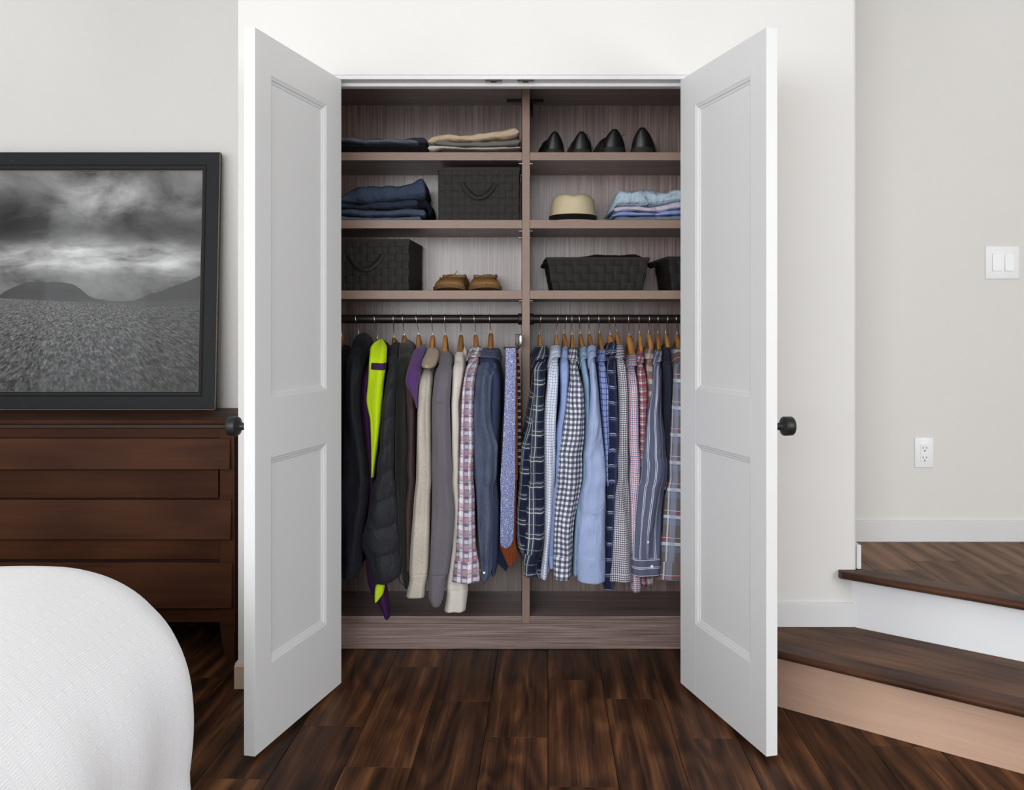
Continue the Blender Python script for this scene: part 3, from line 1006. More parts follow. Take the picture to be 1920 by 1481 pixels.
def folded(name, label, cat, mat, prof, d, depth, zlow=None, seed=0, layers=2, group=None, endr=0.012, wav=0.0035):
    """prof: (px, py_top, py_bottom or None = rests on zlow)"""
    N, Mr = 64, 36
    xs = np.linspace(prof[0][0], prof[-1][0], N)
    pt_ = np.interp(xs, [p[0] for p in prof], [p[1] for p in prof])
    pb_ = np.interp(xs, [p[0] for p in prof], [p[2] if p[2] is not None else 9999 for p in prof])
    V, Fc, uvl, UVs = [], [], [], []
    X = (xs - CX) * d / F
    L = X[-1] - X[0]
    for i in range(N):
        zt = CAMZ - (pt_[i] - HY) * d / F
        zb = zlow if pb_[i] > 9000 else CAMZ - (pb_[i] - HY) * d / F
        if zlow is not None: zb = max(zb, zlow)
        e = min(X[i] - X[0], X[-1] - X[i])
        k = math.sqrt(max(0.0, 1 - (1 - min(1, e / endr)) ** 2)) * 0.93 + 0.07
        zc, h = (zt + zb) / 2, max(0.004, (zt - zb) / 2)
        if zlow is not None and abs(zb - zlow) < 1e-6: zc = zb + h * k
        h *= k
        for j in range(Mr):
            a = 2 * math.pi * j / Mr
            ca, sa = math.cos(a), math.sin(a)
            y = math.copysign(abs(ca) ** 0.35, ca); z = math.copysign(abs(sa) ** 0.75, sa)
            yy = d - CAMD + depth / 2 - y * depth / 2
            nz = mnoise.noise(Vector((X[i] * 22, seed * 3.1 + y * 0.6, z * 0.8)))
            nz2 = mnoise.noise(Vector((X[i] * 60, seed * 7.7 + y * 0.5, z * 1.7)))
            front = max(0, y) ** 3
            groove = 0.0
            if layers > 1:
                for q in range(1, layers):
                    zq = -1 + 2 * q / layers + 0.12 * math.sin(X[i] * 19 + seed)
                    groove += 0.007 * math.exp(-((z - zq) / 0.16) ** 2)
            yy += front * (groove - 0.006 * nz + 0.003 * nz2)
            zz = zc + h * z + (wav * nz + 0.0014 * nz2) * (1 if z > 0.2 else 0.4 if zlow is None else 0)
            if zlow is not None: zz = max(zz, zlow + 0.0003)
            V.append((X[i], yy, zz))
            uvl.append((X[i], (y * depth / 2 if sa > 0 else depth - y * depth / 2) + z * h))
    for i in range(N - 1):
        for j in range(Mr):
            j2 = (j + 1) % Mr
            f = (i * Mr + j, i * Mr + j2, (i + 1) * Mr + j2, (i + 1) * Mr + j)
            Fc.append(f); UVs.append([uvl[k] for k in f])
    Fc.append(tuple(reversed(range(Mr)))); UVs.append([uvl[k] for k in Fc[-1]])
    Fc.append(tuple(range((N - 1) * Mr, N * Mr))); UVs.append([uvl[k] for k in Fc[-1]])
    Fc = [tuple(reversed(f)) for f in Fc]; UVs = [list(reversed(u)) for u in UVs]
    o = mobj(name, V, Fc, mat, smooth=True, uvs=UVs)
    return tag(o, label, cat, group)


C = s2l
fb = fabric
# top-left shelf, first pile (zoomed pixels -> photo pixels)
def Z1x(l): return [(620 + a / 4.776, 120 + b / 4.776, None if c is None else 120 + c / 4.776) for a, b, c in l]
g_a = 'trousers folded on the top shelf'
folded('folded_trousers', 'black trousers folded at the bottom of the dark pile on the top shelf', 'trousers', fb('black_twill', C(14, 14, 19), sheen=0.1),
       Z1x([(-60, 700, None), (300, 715, None), (700, 716, None), (868, 705, None)]), 3.715, 0.27, shelf_z(0), 1, 2, g_a)
folded('folded_trousers', 'charcoal trousers with a rounded fold on the dark pile of the top shelf', 'trousers', fb('charcoal_twill', C(52, 53, 60)),
       Z1x([(-60, 645, 696), (300, 655, 712), (640, 665, 712), (760, 645, 712), (830, 640, 718), (866, 665, 730)]), 3.725, 0.26, None, 2, 1, g_a, 0.02)
folded('folded_trousers', 'mid grey jeans folded within the dark pile on the top shelf', 'trousers', fb('grey_denim', C(104, 106, 116)),
       Z1x([(-60, 640, 680), (90, 640, 690), (300, 655, 712), (500, 664, 704), (700, 664, 715), (782, 680, 716)]), 3.705, 0.24, None, 3, 2, g_a, 0.01)
folded('folded_trousers', 'thin dark brown trousers at the bottom of the khaki pile', 'trousers', fb('dark_brown_twill', C(58, 52, 48)),
       Z1x([(985, 752, None), (1400, 765, None), (1706, 758, None)]), 3.720, 0.26, shelf_z(0), 4, 1, g_a, 0.006)
folded('folded_trousers', 'off-white trousers folded in the khaki pile on the top shelf', 'trousers', fb('offwhite_twill', C(206, 198, 190)),
       Z1x([(868, 722, 781), (920, 718, 780), (985, 728, 756), (1200, 742, 765), (1400, 742, 768), (1706, 733, 758)]), 3.710, 0.26, None, 5, 1, g_a, 0.008, 0.0015)
folded('folded_trousers', 'stone grey trousers folded under the tan pair on the top shelf', 'trousers', fb('stone_grey_twill', C(122, 117, 112)),
       Z1x([(930, 690, 722), (985, 668, 728), (1100, 685, 742), (1250, 692, 742), (1450, 678, 742), (1600, 660, 736), (1700, 652, 733)]), 3.715, 0.26, None, 6, 2, g_a)
folded('folded_trousers', 'tan khaki trousers loosely folded on top of a pile on the top shelf', 'trousers', fb('tan_khaki', C(205, 182, 156), wr=0.6),
       Z1x([(870, 665, 718), (900, 640, 715), (960, 616, 690), (1050, 610, 685), (1160, 625, 690), (1300, 612, 688), (1420, 596, 676), (1520, 575, 670), (1620, 545, 660), (1650, 538, 655), (1690, 560, 655)]), 3.712, 0.26, None, 7, 2, g_a, 0.02, 0.006)
# jeans, second shelf
g_j = 'blue jeans piled on the middle shelf'
def denim(nm, c, hc): return fb(nm, C(*c), (), heather=0.5, hcol=C(*hc), wr=0.6, wscale=18)
folded('folded_jeans', 'washed blue jeans at the bottom of the jeans pile', 'jeans', denim('denim_washed', (90, 100, 118), (124, 134, 152)),
       Z1x([(-60, 1335, None), (150, 1362, None), (350, 1368, None), (550, 1362, None), (760, 1352, None), (812, 1350, None)]), 3.72, 0.27, shelf_z(1), 11, 1, g_j)
folded('folded_jeans', 'mid blue jeans with a side seam, second from the bottom of the jeans pile', 'jeans', denim('denim_mid', (66, 76, 94), (96, 108, 128)),
       Z1x([(-60, 1290, 1340), (110, 1290, 1350), (300, 1294, 1370), (500, 1300, 1366), (700, 1282, 1355), (848, 1290, 1372)]), 3.715, 0.27, None, 12, 2, g_j)
folded('folded_jeans', 'very dark jeans jutting out at one end of the jeans pile', 'jeans', denim('denim_black', (20, 24, 34), (30, 36, 50)),
       Z1x([(600, 1225, 1290), (780, 1222, 1290), (860, 1215, 1290), (880, 1240, 1372), (908, 1255, 1376)]), 3.75, 0.2, None, 13, 2, g_j)
folded('folded_jeans', 'dark indigo jeans under the topmost pair of the jeans pile', 'jeans', denim('denim_indigo', (42, 49, 66), (60, 70, 90)),
       Z1x([(-60, 1215, 1290), (100, 1235, 1292), (260, 1255, 1296), (450, 1230, 1298), (650, 1212, 1286), (780, 1205, 1280)]), 3.708, 0.27, None, 14, 2, g_j)
folded('folded_jeans', 'indigo jeans with waistband showing, topmost of the jeans pile', 'jeans', denim('denim_top', (54, 64, 82), (80, 92, 114)),
       Z1x([(-60, 1190, 1225), (90, 1180, 1240), (160, 1120, 1245), (240, 1085, 1248), (330, 1075, 1250), (460, 1090, 1235), (560, 1076, 1222), (660, 1068, 1214), (730, 1050, 1208), (780, 1020, 1205), (820, 1015, 1205), (846, 1055, 1210)]), 3.705, 0.27, None, 15, 1, g_j, 0.015, 0.008)
# shirts, second shelf right
def Z2x(l): return [(1000 + a / 6.857, 220 + b / 6.857, None if c is None else 220 + c / 6.857) for a, b, c in l]
g_s = 'shirts folded on the middle shelf'
folded('folded_shirt', 'grey shirt at the bottom of the folded shirt pile', 'shirt', fb('grey_oxford', C(120, 124, 146), wr=0.8),
       Z2x([(1040, 1285, None), (1180, 1262, None), (1400, 1262, None), (1700, 1255, None), (2150, 1250, None)]), 3.715, 0.26, shelf_z(1), 21, 2, g_s)
folded('folded_shirt', 'cornflower blue shirt in the folded shirt pile', 'shirt', fb('cornflower', C(140, 158, 208), wr=0.8),
       Z2x([(1015, 1245, 1280), (1100, 1200, 1270), (1250, 1195, 1265), (1450, 1215, 1268), (1600, 1218, 1266), (1900, 1170, 1255), (2150, 1160, 1250)]), 3.708, 0.26, None, 22, 2, g_s)
folded('folded_shirt', 'pale lilac shirt second from the top of the folded shirt pile', 'shirt', fb('lilac', C(196, 188, 204), wr=0.8),
       Z2x([(1032, 1140, 1215), (1150, 1128, 1205), (1300, 1132, 1200), (1500, 1145, 1218), (1650, 1115, 1216), (1900, 1070, 1172), (2150, 1060, 1162)]), 3.712, 0.26, None, 23, 2, g_s)
folded('folded_shirt', 'light sky blue shirt, topmost of the folded shirt pile', 'shirt', fb('sky_linen', C(178, 198, 212), wr=0.9, wscale=20),
       Z2x([(988, 1190, 1225), (1030, 1100, 1210), (1060, 1030, 1150), (1095, 950, 1140), (1130, 915, 1135), (1200, 930, 1132), (1300, 930, 1135), (1400, 905, 1145), (1480, 895, 1148), (1600, 930, 1130), (1720, 945, 1105), (1850, 915, 1080), (2000, 915, 1070), (2150, 930, 1065)]), 3.706, 0.26, None, 24, 2, g_s, 0.02, 0.008)

# ------------------------------------------------------------------ woven strap baskets
n = NT('woven_strap')
c = n.coord()
k = n.mix(n.noise(c, 30, 3), (0.0100, 0.0078, 0.0064), (0.0190, 0.0150, 0.0125))
n.bump(n.noise(n.mapping(c, (700, 700, 700)), 1.0, 2), 0.4, 0.0008)
M['strap'] = n.out(k, 0.62, 0.35)
M['liner'] = simple('basket_liner', (0.008, 0.007, 0.007), 0.9)


def basket(label, cx, y0, z0, wb, wt, dpb, dpt, h, ncx, ncy, nr, rotz=0.0, handle=True, lid=False, name='woven_basket'):
    """cx: middle, y0: front at the base, w*/dp*: width and depth at bottom/top"""
    ang = rotz
    cen = Vector((cx, y0 + dpb / 2, z0))
    e = empty(name, cen, label, 'basket', 'woven storage baskets')
    R3 = Matrix.Rotation(ang, 3, 'Z')

    def loc(x, y, z): return cen + R3 @ Vector((x, y, z))
    # liner box
    V = []
    for z, w, dp in ((0.001, wb, dpb), (h - 0.002, wt, dpt)):
        w -= 0.008; dp -= 0.008
        V += [loc(-w / 2, -dp / 2, z), loc(w / 2, -dp / 2, z), loc(w / 2, dp / 2, z), loc(-w / 2, dp / 2, z)]
    if lid:
        Fq = [(3, 2, 1, 0), (4, 5, 6, 7), (0, 1, 5, 4), (1, 2, 6, 5), (2, 3, 7, 6), (3, 0, 4, 7)]
    else:
        for z, w, dp in ((h - 0.002, wt - 0.018, dpt - 0.018), (0.01, wb - 0.018, dpb - 0.018)):
            V += [loc(-w / 2, -dp / 2, z), loc(w / 2, -dp / 2, z), loc(w / 2, dp / 2, z), loc(-w / 2, dp / 2, z)]
        Fq = [(3, 2, 1, 0), (0, 1, 5, 4), (1, 2, 6, 5), (2, 3, 7, 6), (3, 0, 4, 7)]
        for q in range(4):
            q2 = (q + 1) % 4
            Fq += [(4 + q, 4 + q2, 8 + q2, 8 + q), (8 + q, 8 + q2, 12 + q2, 12 + q)]
        Fq.append((12, 13, 14, 15))
    mobj('liner', V, Fq, M['liner'], e)
    am = 0.0013

    def face_pt(f, u, z, off):
        """f: 0 front 1 right 2 back 3 left; u -1..1"""
        t = z / h
        w, dp = wb + (wt - wb) * t, dpb + (dpt - dpb) * t
        if f == 0: return loc(u * w / 2, -dp / 2 - off, z)
        if f == 1: return loc(w / 2 + off, u * dp / 2, z)
        if f == 2: return loc(-u * w / 2, dp / 2 + off, z)
        return loc(-w / 2 - off, -u * dp / 2, z)
    cols = [ncx, ncy, ncx, ncy]
    ch_ = h / nr
    # horizontal straps, woven over and under
    for r in range(nr):
        V, Fq = [], []
        st_ = 0
        for f in range(4):
            for i in range(cols[f]):
                for q in (0.08, 0.3, 0.7, 0.92):
                    u = -1 + 2 * (i + q) / cols[f]
                    o_ = am if (i + r + (f % 2) * (cols[0] % 2)) % 2 == 0 else -am
                    if q in (0.08, 0.92): o_ *= 0.45
                    for zz in (r * ch_ + 0.0006, r * ch_ + ch_ * 0.5, (r + 1) * ch_ - 0.0006):
                        V.append(face_pt(f, u, zz, o_ - (0.0004 if zz != r * ch_ + ch_ * 0.5 else 0)))
                    st_ += 1
        for i in range(st_):
            j = (i + 1) % st_
            for k_ in range(2):
                Fq.append((i * 3 + k_, j * 3 + k_, j * 3 + k_ + 1, i * 3 + k_ + 1))
        mobj('strap', V, Fq, M['strap'], e)
    for f in range(4):
        for i in range(cols[f]):
            u0 = -1 + 2 * (i + 0.03) / cols[f]; u1 = -1 + 2 * (i + 0.97) / cols[f]
            V, Fq = [], []
            cnt = 0
            for r in range(nr):
                o_ = -am if (i + r + (f % 2) * (cols[0] % 2)) % 2 == 0 else am
                for q in (0.06, 0.28, 0.72, 0.94):
                    zz = (r + q) * ch_
                    oo = o_ * (0.4 if q in (0.06, 0.94) else 1)
                    V += [face_pt(f, u0, zz, oo - 0.0004), face_pt(f, (u0 + u1) / 2, zz, oo), face_pt(f, u1, zz, oo - 0.0004)]
                    cnt += 1
            for a in range(cnt - 1):
                for k_ in range(2):
                    Fq.append((a * 3 + k_, a * 3 + k_ + 1, a * 3 + 4 + k_, a * 3 + 3 + k_))
            mobj('strap', V, Fq, M['strap'], e)
    # bound rim
    rim = []
    for f in range(4):
        rim.append(face_pt(f, -1, h, 0.0006))
    V = []
    for z0_, off in ((h - 0.010, 0.0024), (h, 0.0024), (h, -0.009), (h - 0.010, -0.009)):
        V += [loc(sx * (wt / 2 + off), sy * (dpt / 2 + off), z0_) for sx, sy in ((-1, -1), (1, -1), (1, 1), (-1, 1))]
    Fq = []
    for a in range(4):
        a2 = (a + 1) % 4
        for q in range(4):
            q2 = (q + 1) % 4
            Fq.append((a * 4 + q, a * 4 + q2, a2 * 4 + q2, a2 * 4 + q))
    mobj('rim', V, Fq, M['strap'], e)
    if lid:
        V = [loc(sx * wt / 2, sy * dpt / 2, z) for z in (h - 0.001, h + 0.002) for sx, sy in ((-1, -1), (1, -1), (1, 1), (-1, 1))]
        mobj('lid', V, [(3, 2, 1, 0), (4, 5, 6, 7), (0, 1, 5, 4), (1, 2, 6, 5), (2, 3, 7, 6), (3, 0, 4, 7)], M['strap'], e)
    if handle:
        hu, z_a, dr = handle
        pts = []
        for i in range(17):
            t = i / 16
            u = -hu + 2 * hu * t
            s = math.sin(math.pi * t)
            pts.append(loc(u, -dpt / 2 - 0.004 - 0.012 * s, h * z_a - dr * (s ** 0.8)))
        tube('handle', pts, 0.0095, M['strap'], e, n=8, flat=(1.0, 0.35))
    return e


d = 3.70
k = d / F
basket('square woven black basket box beside the jeans pile', (898.5 - CX) * k, d - CAMD, shelf_z(1) + 0.001, 0.306, 0.308, 0.30, 0.30, zf(0) * 0 + (CAMZ + (HY - 315) * k) - shelf_z(1), 12, 11, 7,
       math.radians(-0.5), (0.062, 0.70, 0.055), True)
basket('square woven black basket box beside the tan moccasins', (692 - CX) * k, d - CAMD, shelf_z(2) + 0.001, 0.325, 0.327, 0.30, 0.30, (CAMZ + (HY - 450) * k) - shelf_z(2), 12, 11, 7,
       math.radians(-4.0), (0.062, 0.70, 0.055), True)
d = 3.725; k = d / F
b3 = basket('tapered open woven black basket filled with black clothing', (1120 - CX) * k, d - CAMD + 0.01, shelf_z(2) + 0.001, 0.345, 0.392, 0.22, 0.255, (CAMZ + (HY - 483) * k) - shelf_z(2), 12, 8, 4,
            math.radians(1.0), False, False)
for xx in (1022, 1217):
    s_ = -1 if xx < 1100 else 1
    c = P(xx, 497, 3.80)
    tube('handle', [c + Vector((0, -0.045, 0.006)), c + Vector((s_ * 0.008, -0.03, -0.004)), c + Vector((s_ * 0.010, 0, -0.010)), c + Vector((s_ * 0.008, 0.03, -0.004)), c + Vector((0, 0.045, 0.006))], 0.009, M['strap'], b3, flat=(1.0, 0.4))
basket('tapered open woven black basket turned aslant, half hidden by the open door', (1320 - CX) * k, d - CAMD + 0.005, shelf_z(2) + 0.001, 0.262, 0.300, 0.22, 0.255, (CAMZ + (HY - 482) * k) - shelf_z(2), 9, 8, 4,
       math.radians(4.0), False, False)
# dark clothes bulging out of the basket
bk = fb('black_knit', C(16, 17, 24), wr=0.8)
pr = [(1052, 486, 492), (1085, 481, 492), (1110, 478, 492), (1140, 475, 492), (1160, 477, 492), (1178, 476, 492), (1192, 475, 492), (1204, 480, 492), (1210, 486, 492)]
folded('knit_garment', 'black knitted garment bulging over the rim of the tapered basket', 'sweater', bk, pr, 3.775, 0.19, None, 31, 2, None, 0.02, 0.006)

# ------------------------------------------------------------------ shoes
def leather(nm, col, rough, bump=0.15, nz=0.2):
    n = NT(nm)
    c = n.coord()
    k = n.mix(n.noise(c, 25, 4), tuple(x * (1 - nz) for x in col), tuple(x * (1 + nz) for x in col))
    n.bump(n.noise(c, 120, 4), bump, 0.002)
    return n.out(k, rough, 0.5)


M['shoe'] = leather('black_leather', (0.010, 0.009, 0.009), 0.34)
M['sole'] = leather('black_rubber', (0.014, 0.0135, 0.0135), 0.7, 0.05)
M['suede'] = leather('tan_suede', (0.30, 0.150, 0.048), 0.95, 0.3)
M['suede_sole'] = leather('tan_rubber_sole', (0.165, 0.088, 0.032), 0.8, 0.1)
M['fleece'] = leather('fleece_lining', (0.42, 0.28, 0.15), 1.0, 1.0)
M['lining'] = leather('shoe_lining', (0.03, 0.022, 0.018), 0.8)


def shoe(name, label, cat, pos, yaw, L, wid, prof, sole_h, heel_h, mats, group, opening=(0.05, 0.58), scale=1.0, lean=0.0, lipk=0.42, lipr=0.0, spring=0.0, lipp=1.5):
    """heel at local y=0, toe at y=L. prof: (s, half-width factor, upper height)"""
    msole, mup, mlin = mats
    e = empty(name, pos, label, cat, group)
    R3 = Matrix.Rotation(yaw, 3, 'Z')

    def loc(x, y, z): return Vector(pos) + R3 @ Vector((x + lean * z, y, z))
    S = [p[0] for p in prof]
    N = 34
    ss = np.concatenate([np.array([0.0, 0.006, 0.02, 0.045]), np.linspace(0.08, 0.93, N - 9), np.array([0.955, 0.975, 0.99, 0.997, 1.0])])
    wf = np.interp(ss, S, [p[1] for p in prof]); hh = np.interp(ss, S, [p[2] for p in prof])
    # blunt rounded ends
    def endk(s):
        a = 0.10 if s < 0.5 else 0.22
        q = min(1, (s if s < 0.5 else 1 - s) / a)
        return math.sqrt(max(0, 1 - (1 - q) ** 2))
    cur = lambda s: 0.10 * wid * math.sin(math.pi * s)
    # sole
    V, Fc = [], []
    nn = len(ss)
    for i, s in enumerate(ss):
        w = wid / 2 * wf[i] * (0.12 + 0.88 * endk(s)) * 1.06
        zb = 0.0 if (s < 0.28 or s > 0.50) else heel_h * 0.55 * math.sin(math.pi * (s - 0.28) / 0.22)
        zt = sole_h * (1.0 if s > 0.4 else 1.0 + (heel_h / max(sole_h, 1e-3)) * max(0, (0.4 - s) / 0.4))
        sz = spring * max(0, (s - 0.68) / 0.32) ** 2
        zb += sz; zt += sz
        for (x, z) in ((-w, zb + 0.001), (-w, zt), (w, zt), (w, zb + 0.001)):
            V.append(loc(x + cur(s), s * L, z))
    for i in range(nn - 1):
        for q in range(4):
            q2 = (q + 1) % 4
            Fc.append((i * 4 + q, i * 4 + q2, i * 4 + 4 + q2, i * 4 + 4 + q))
    Fc += [(3, 2, 1, 0), tuple(range((nn - 1) * 4, nn * 4))]
    mobj('sole', V, Fc, msole, e, smooth=True, angle=40)
    # upper : outer wall, lip, inner wall
    V, Fc = [], []
    o0, o1 = opening
    K = 11
    for i, s in enumerate(ss):
        ek = 0.10 + 0.90 * endk(s)
        w = wid / 2 * wf[i] * ek
        h = hh[i]
        zt = sole_h * (1.0 if s > 0.4 else 1.0 + (heel_h / max(sole_h, 1e-3)) * max(0, (0.4 - s) / 0.4)) - 0.002
        sz = spring * max(0, (s - 0.68) / 0.32) ** 2
        zt += sz; h += 0.4 * sz
        opn = max(0.0, min(1.0, (s - o0) / 0.03, (o1 - s) / 0.06))
        ring = []
        for q in range(K):
            t = q / (K - 1)                      # 0 base .. 1 lip
            x = w * (1 - lipk * t ** lipp) * (1 - lipr * t ** 9)
            z = zt + (h - zt) * t ** 0.92
            ring.append((x, z))
        arch = []
        for q in range(1, 5):
            t = q / 5
            x0_ = ring[-1][0]
            xa, za = x0_ * (1 - t), h + 0.15 * x0_ * math.sin(math.pi / 2 * t)           # closed vamp
            xi, zi = x0_ * (0.90 - 0.25 * t), h - (h - zt - 0.006) * min(1, t * 1.3)     # inside wall
            arch.append((xa * (1 - opn) + xi * opn, za * (1 - opn) + zi * opn))
        full = ring + arch
        mid = (0, (h + 0.15 * ring[-1][0]) * (1 - opn) + (zt + 0.004) * opn)
        sec = [(-x, z) for x, z in full] + [mid] + [(x, z) for x, z in reversed(full)]
        m_ = len(sec)
        for (x, z) in sec: V.append(loc(x + cur(s), s * L, z))
    for i in range(nn - 1):
        for q in range(m_ - 1):
            Fc.append((i * m_ + q, (i + 1) * m_ + q, (i + 1) * m_ + q + 1, i * m_ + q + 1))
    Fc += [tuple(range(m_)), tuple(reversed(range((nn - 1) * m_, nn * m_)))]
    up = mobj('upper', V, Fc, mup, e, smooth=True, angle=60)
    return e, loc, up


dress = [(0, 0.66, 0.080), (0.015, 0.70, 0.085), (0.03, 0.72, 0.083), (0.06, 0.74, 0.076), (0.10, 0.76, 0.070), (0.20, 0.78, 0.060), (0.33, 0.80, 0.060), (0.45, 0.88, 0.078), (0.58, 0.98, 0.070), (0.72, 1.0, 0.050), (0.88, 0.90, 0.038), (1, 0.6, 0.028)]
g_sh = 'black dress shoes on the top shelf'
zs = shelf_z(0) + 0.0005
mts = (M['sole'], M['shoe'], M['lining'])
for (px, wpx, hs, yaw, lab, sole, ln) in ((1041, 40, 1.06, -9, 'slim black leather dress shoe standing next to the divider', 0.008, 0.03),
                                         (1091, 42, 1.06, -4, 'slim black leather dress shoe with its lace hanging out, second from the divider', 0.008, -0.03),
                                         (1153, 47, 1.17, -9, 'bulky black leather shoe with thick sole between the slim pair and its mate', 0.013, 0.03),
                                         (1204, 46, 1.24, 6, 'bulky black leather shoe with thick sole, farthest of the four from the divider', 0.013, -0.02)):
    dsh = 3.735
    x = (px - CX) * dsh / F
    wid = wpx * dsh / F / 0.92
    pr = [(s, w * 1.12, h * hs) for s, w, h in dress]
    e, loc, up = shoe('dress_shoe', lab, 'shoe', (x, dsh - CAMD, zs), math.radians(-yaw), 0.285, wid, pr, sole, 0.016 if sole < 0.01 else 0.018, mts, g_sh, lipk=0.44, lipr=0.30, lipp=2.1, opening=(0.03, 0.50))
    # heel counter strip and topline binding
    pts = []
    for i in range(13):
        a = -1.15 + 2.3 * i / 12
        pts.append(loc(wid * 0.36 * math.sin(a), 0.010 + 0.045 * (1 - math.cos(a)), 0.036 * hs + 0.010 * abs(math.sin(a))))
    tube('heel_seam', pts, 0.0014, M['sole'], up, n=6)
    lz = 0.070 * hs
    for q in range(4):
        yy = 0.115 + 0.017 * q
        tube('lace', [loc(-0.022, yy, lz - 0.004), loc(0, yy + 0.004, lz + 0.010), loc(0.022, yy, lz - 0.004)], 0.0015, M['sole'], e, n=6)
    if 'lace hanging' in lab:
        tube('lace', [loc(0.012, 0.03, lz + 0.004), loc(0.022, 0.015, lz + 0.008), loc(0.030, 0.005, lz - 0.004), loc(0.034, 0.0, lz - 0.03), loc(0.040, -0.002, lz - 0.045), loc(0.044, -0.002, 0.012)], 0.0014, M['sole'], e, n=6)
    if 'between the slim' in lab:
        tube('lace', [loc(0.016, 0.05, lz), loc(0.030, 0.03, lz - 0.006), loc(0.048, 0.03, lz + 0.004)], 0.0014, M['sole'], e, n=6)

# tan moccasins with toes to the room
zs = shelf_z(2) + 0.0005
moc = [(0, 0.80, 0.060), (0.06, 0.86, 0.064), (0.2, 0.92, 0.064), (0.34, 0.94, 0.063), (0.46, 0.98, 0.060), (0.60, 1.02, 0.056), (0.74, 1.06, 0.048), (0.86, 1.06, 0.041), (0.95, 1.0, 0.034), (1, 0.85, 0.026)]
for (px, wpx, yaw, lab) in ((841, 56, 173, 'tan suede moccasin with its lace sticking up, beside the woven box'), (912, 57, 180, 'tan suede moccasin with fleecy collar, nearer the divider')):
    dsh = 3.72
    ya = math.radians(yaw)
    Ls = 0.255
    toe = Vector(((px - CX) * dsh / F, dsh - CAMD, zs))
    pos = toe - Matrix.Rotation(ya, 3, 'Z') @ Vector((0, Ls, 0))
    wid = wpx * dsh / F * 1.0
    e, loc, up = shoe('moccasin', lab, 'shoe', pos, ya, Ls, wid, moc, 0.014, 0.0, (M['suede_sole'], M['suede'], M['fleece']), 'tan moccasins', opening=(0.05, 0.60), lipk=0.26, lipr=0.15, spring=0.012)
    # apron seam, collar and lace
    MS = [p[0] for p in moc]
    mh = lambda q_: float(np.interp(q_, MS, [p[2] for p in moc]))
    pts = []
    for a in np.linspace(-1.45, 1.45, 25):
        q_ = 0.62 + 0.27 * math.cos(a)
        pts.append(loc(wid * 0.37 * math.sin(a) + 0.008, Ls * q_, mh(q_) + 0.0035))
    tube('apron_seam', pts, 0.0024, M['suede_sole'], up, n=6)
    pts = []
    for i in range(49):
        a = 2 * math.pi * i / 48
        q_ = 0.33 + 0.28 * math.cos(a)
        pts.append(loc(wid * 0.36 * math.sin(a) + 0.008, Ls * q_, mh(q_) + 0.001 + 0.003 * mnoise.noise(Vector((i * 0.9, yaw, 0)))))
    tube('fleece_collar', pts, [0.0072 + 0.003 * mnoise.noise(Vector((i * 1.7, yaw, 3))) for i in range(49)], M['fleece'], e, n=8)
    tube('lace', [loc(-0.026, Ls * 0.62, 0.061), loc(-0.010, Ls * 0.65, 0.066), loc(0.010, Ls * 0.65, 0.066), loc(0.030, Ls * 0.62, 0.061)], 0.002, M['suede'], e, n=6)
    q = 1 if yaw < 176 else -1
    tube('lace', [loc(0.0, Ls * 0.64, 0.067), loc(0.018 * q, Ls * 0.68, 0.066), loc(0.034 * q, Ls * 0.66, 0.055), loc(0.030 * q, Ls * 0.62, 0.048)], 0.0018, M['suede'], e, n=6)
    if yaw < 176:
        tube('lace', [loc(-0.004, Ls * 0.64, 0.066), loc(-0.012, Ls * 0.63, 0.074), loc(-0.016, Ls * 0.62, 0.082)], 0.0016, M['suede'], e, n=6)

# ------------------------------------------------------------------ straw hat
n = NT('pale_straw')
c = n.coord()
w1 = n.wave(n.mapping(c, (1, 1, 1)), 180, 1.0, 1, 1, 'X'); w2 = n.wave(n.mapping(c, (1, 1, 1)), 180, 1.0, 1, 1, 'Z')
k = n.mix(n.noise(c, 18, 4), (0.68, 0.555, 0.345), (0.80, 0.68, 0.46))
n.bump(n.math('ADD', w1, w2), 0.25, 0.0008)
M['straw'] = n.out(k, 0.75, 0.3)
M['ribbon'] = fb('black_ribbon', C(24, 18, 18), sheen=0.1)
dh = 3.85
hx = (1074 - CX) * dh / F; hy = dh - CAMD; hz = shelf_z(1)
hat = empty('straw_hat', (hx, hy, hz), 'pale straw hat with a black ribbon band and pinched crown', 'hat')
HXr = 44 * dh / F; HYr = 0.105


def ell(fx, fy, z, nn=48, dent=0.0):
    out = []
    for i in range(nn):
        a = 2 * math.pi * i / nn
        x, y = math.cos(a) * HXr * fx, math.sin(a) * HYr * fy
        zz = z
        if dent:
            zz -= dent * math.exp(-((x / (HXr * 0.22)) ** 2)) * (1 if True else 0)
        # two side pinches at the front
        out.append(Vector((hx + x, hy + y, hz + zz)))
    return out


def rings_obj(nm, rings, mat, parent, cap=True):
    m_ = len(rings[0])
    V = [v for r in rings for v in r]
    Fc = []
    for i in range(len(rings) - 1):
        for q in range(m_):
            q2 = (q + 1) % m_
            Fc.append((i * m_ + q, i * m_ + q2, (i + 1) * m_ + q2, (i + 1) * m_ + q))
    if cap: Fc.append(tuple(range((len(rings) - 1) * m_, len(rings) * m_)))
    return mobj(nm, V, Fc, mat, parent, smooth=True, angle=60)


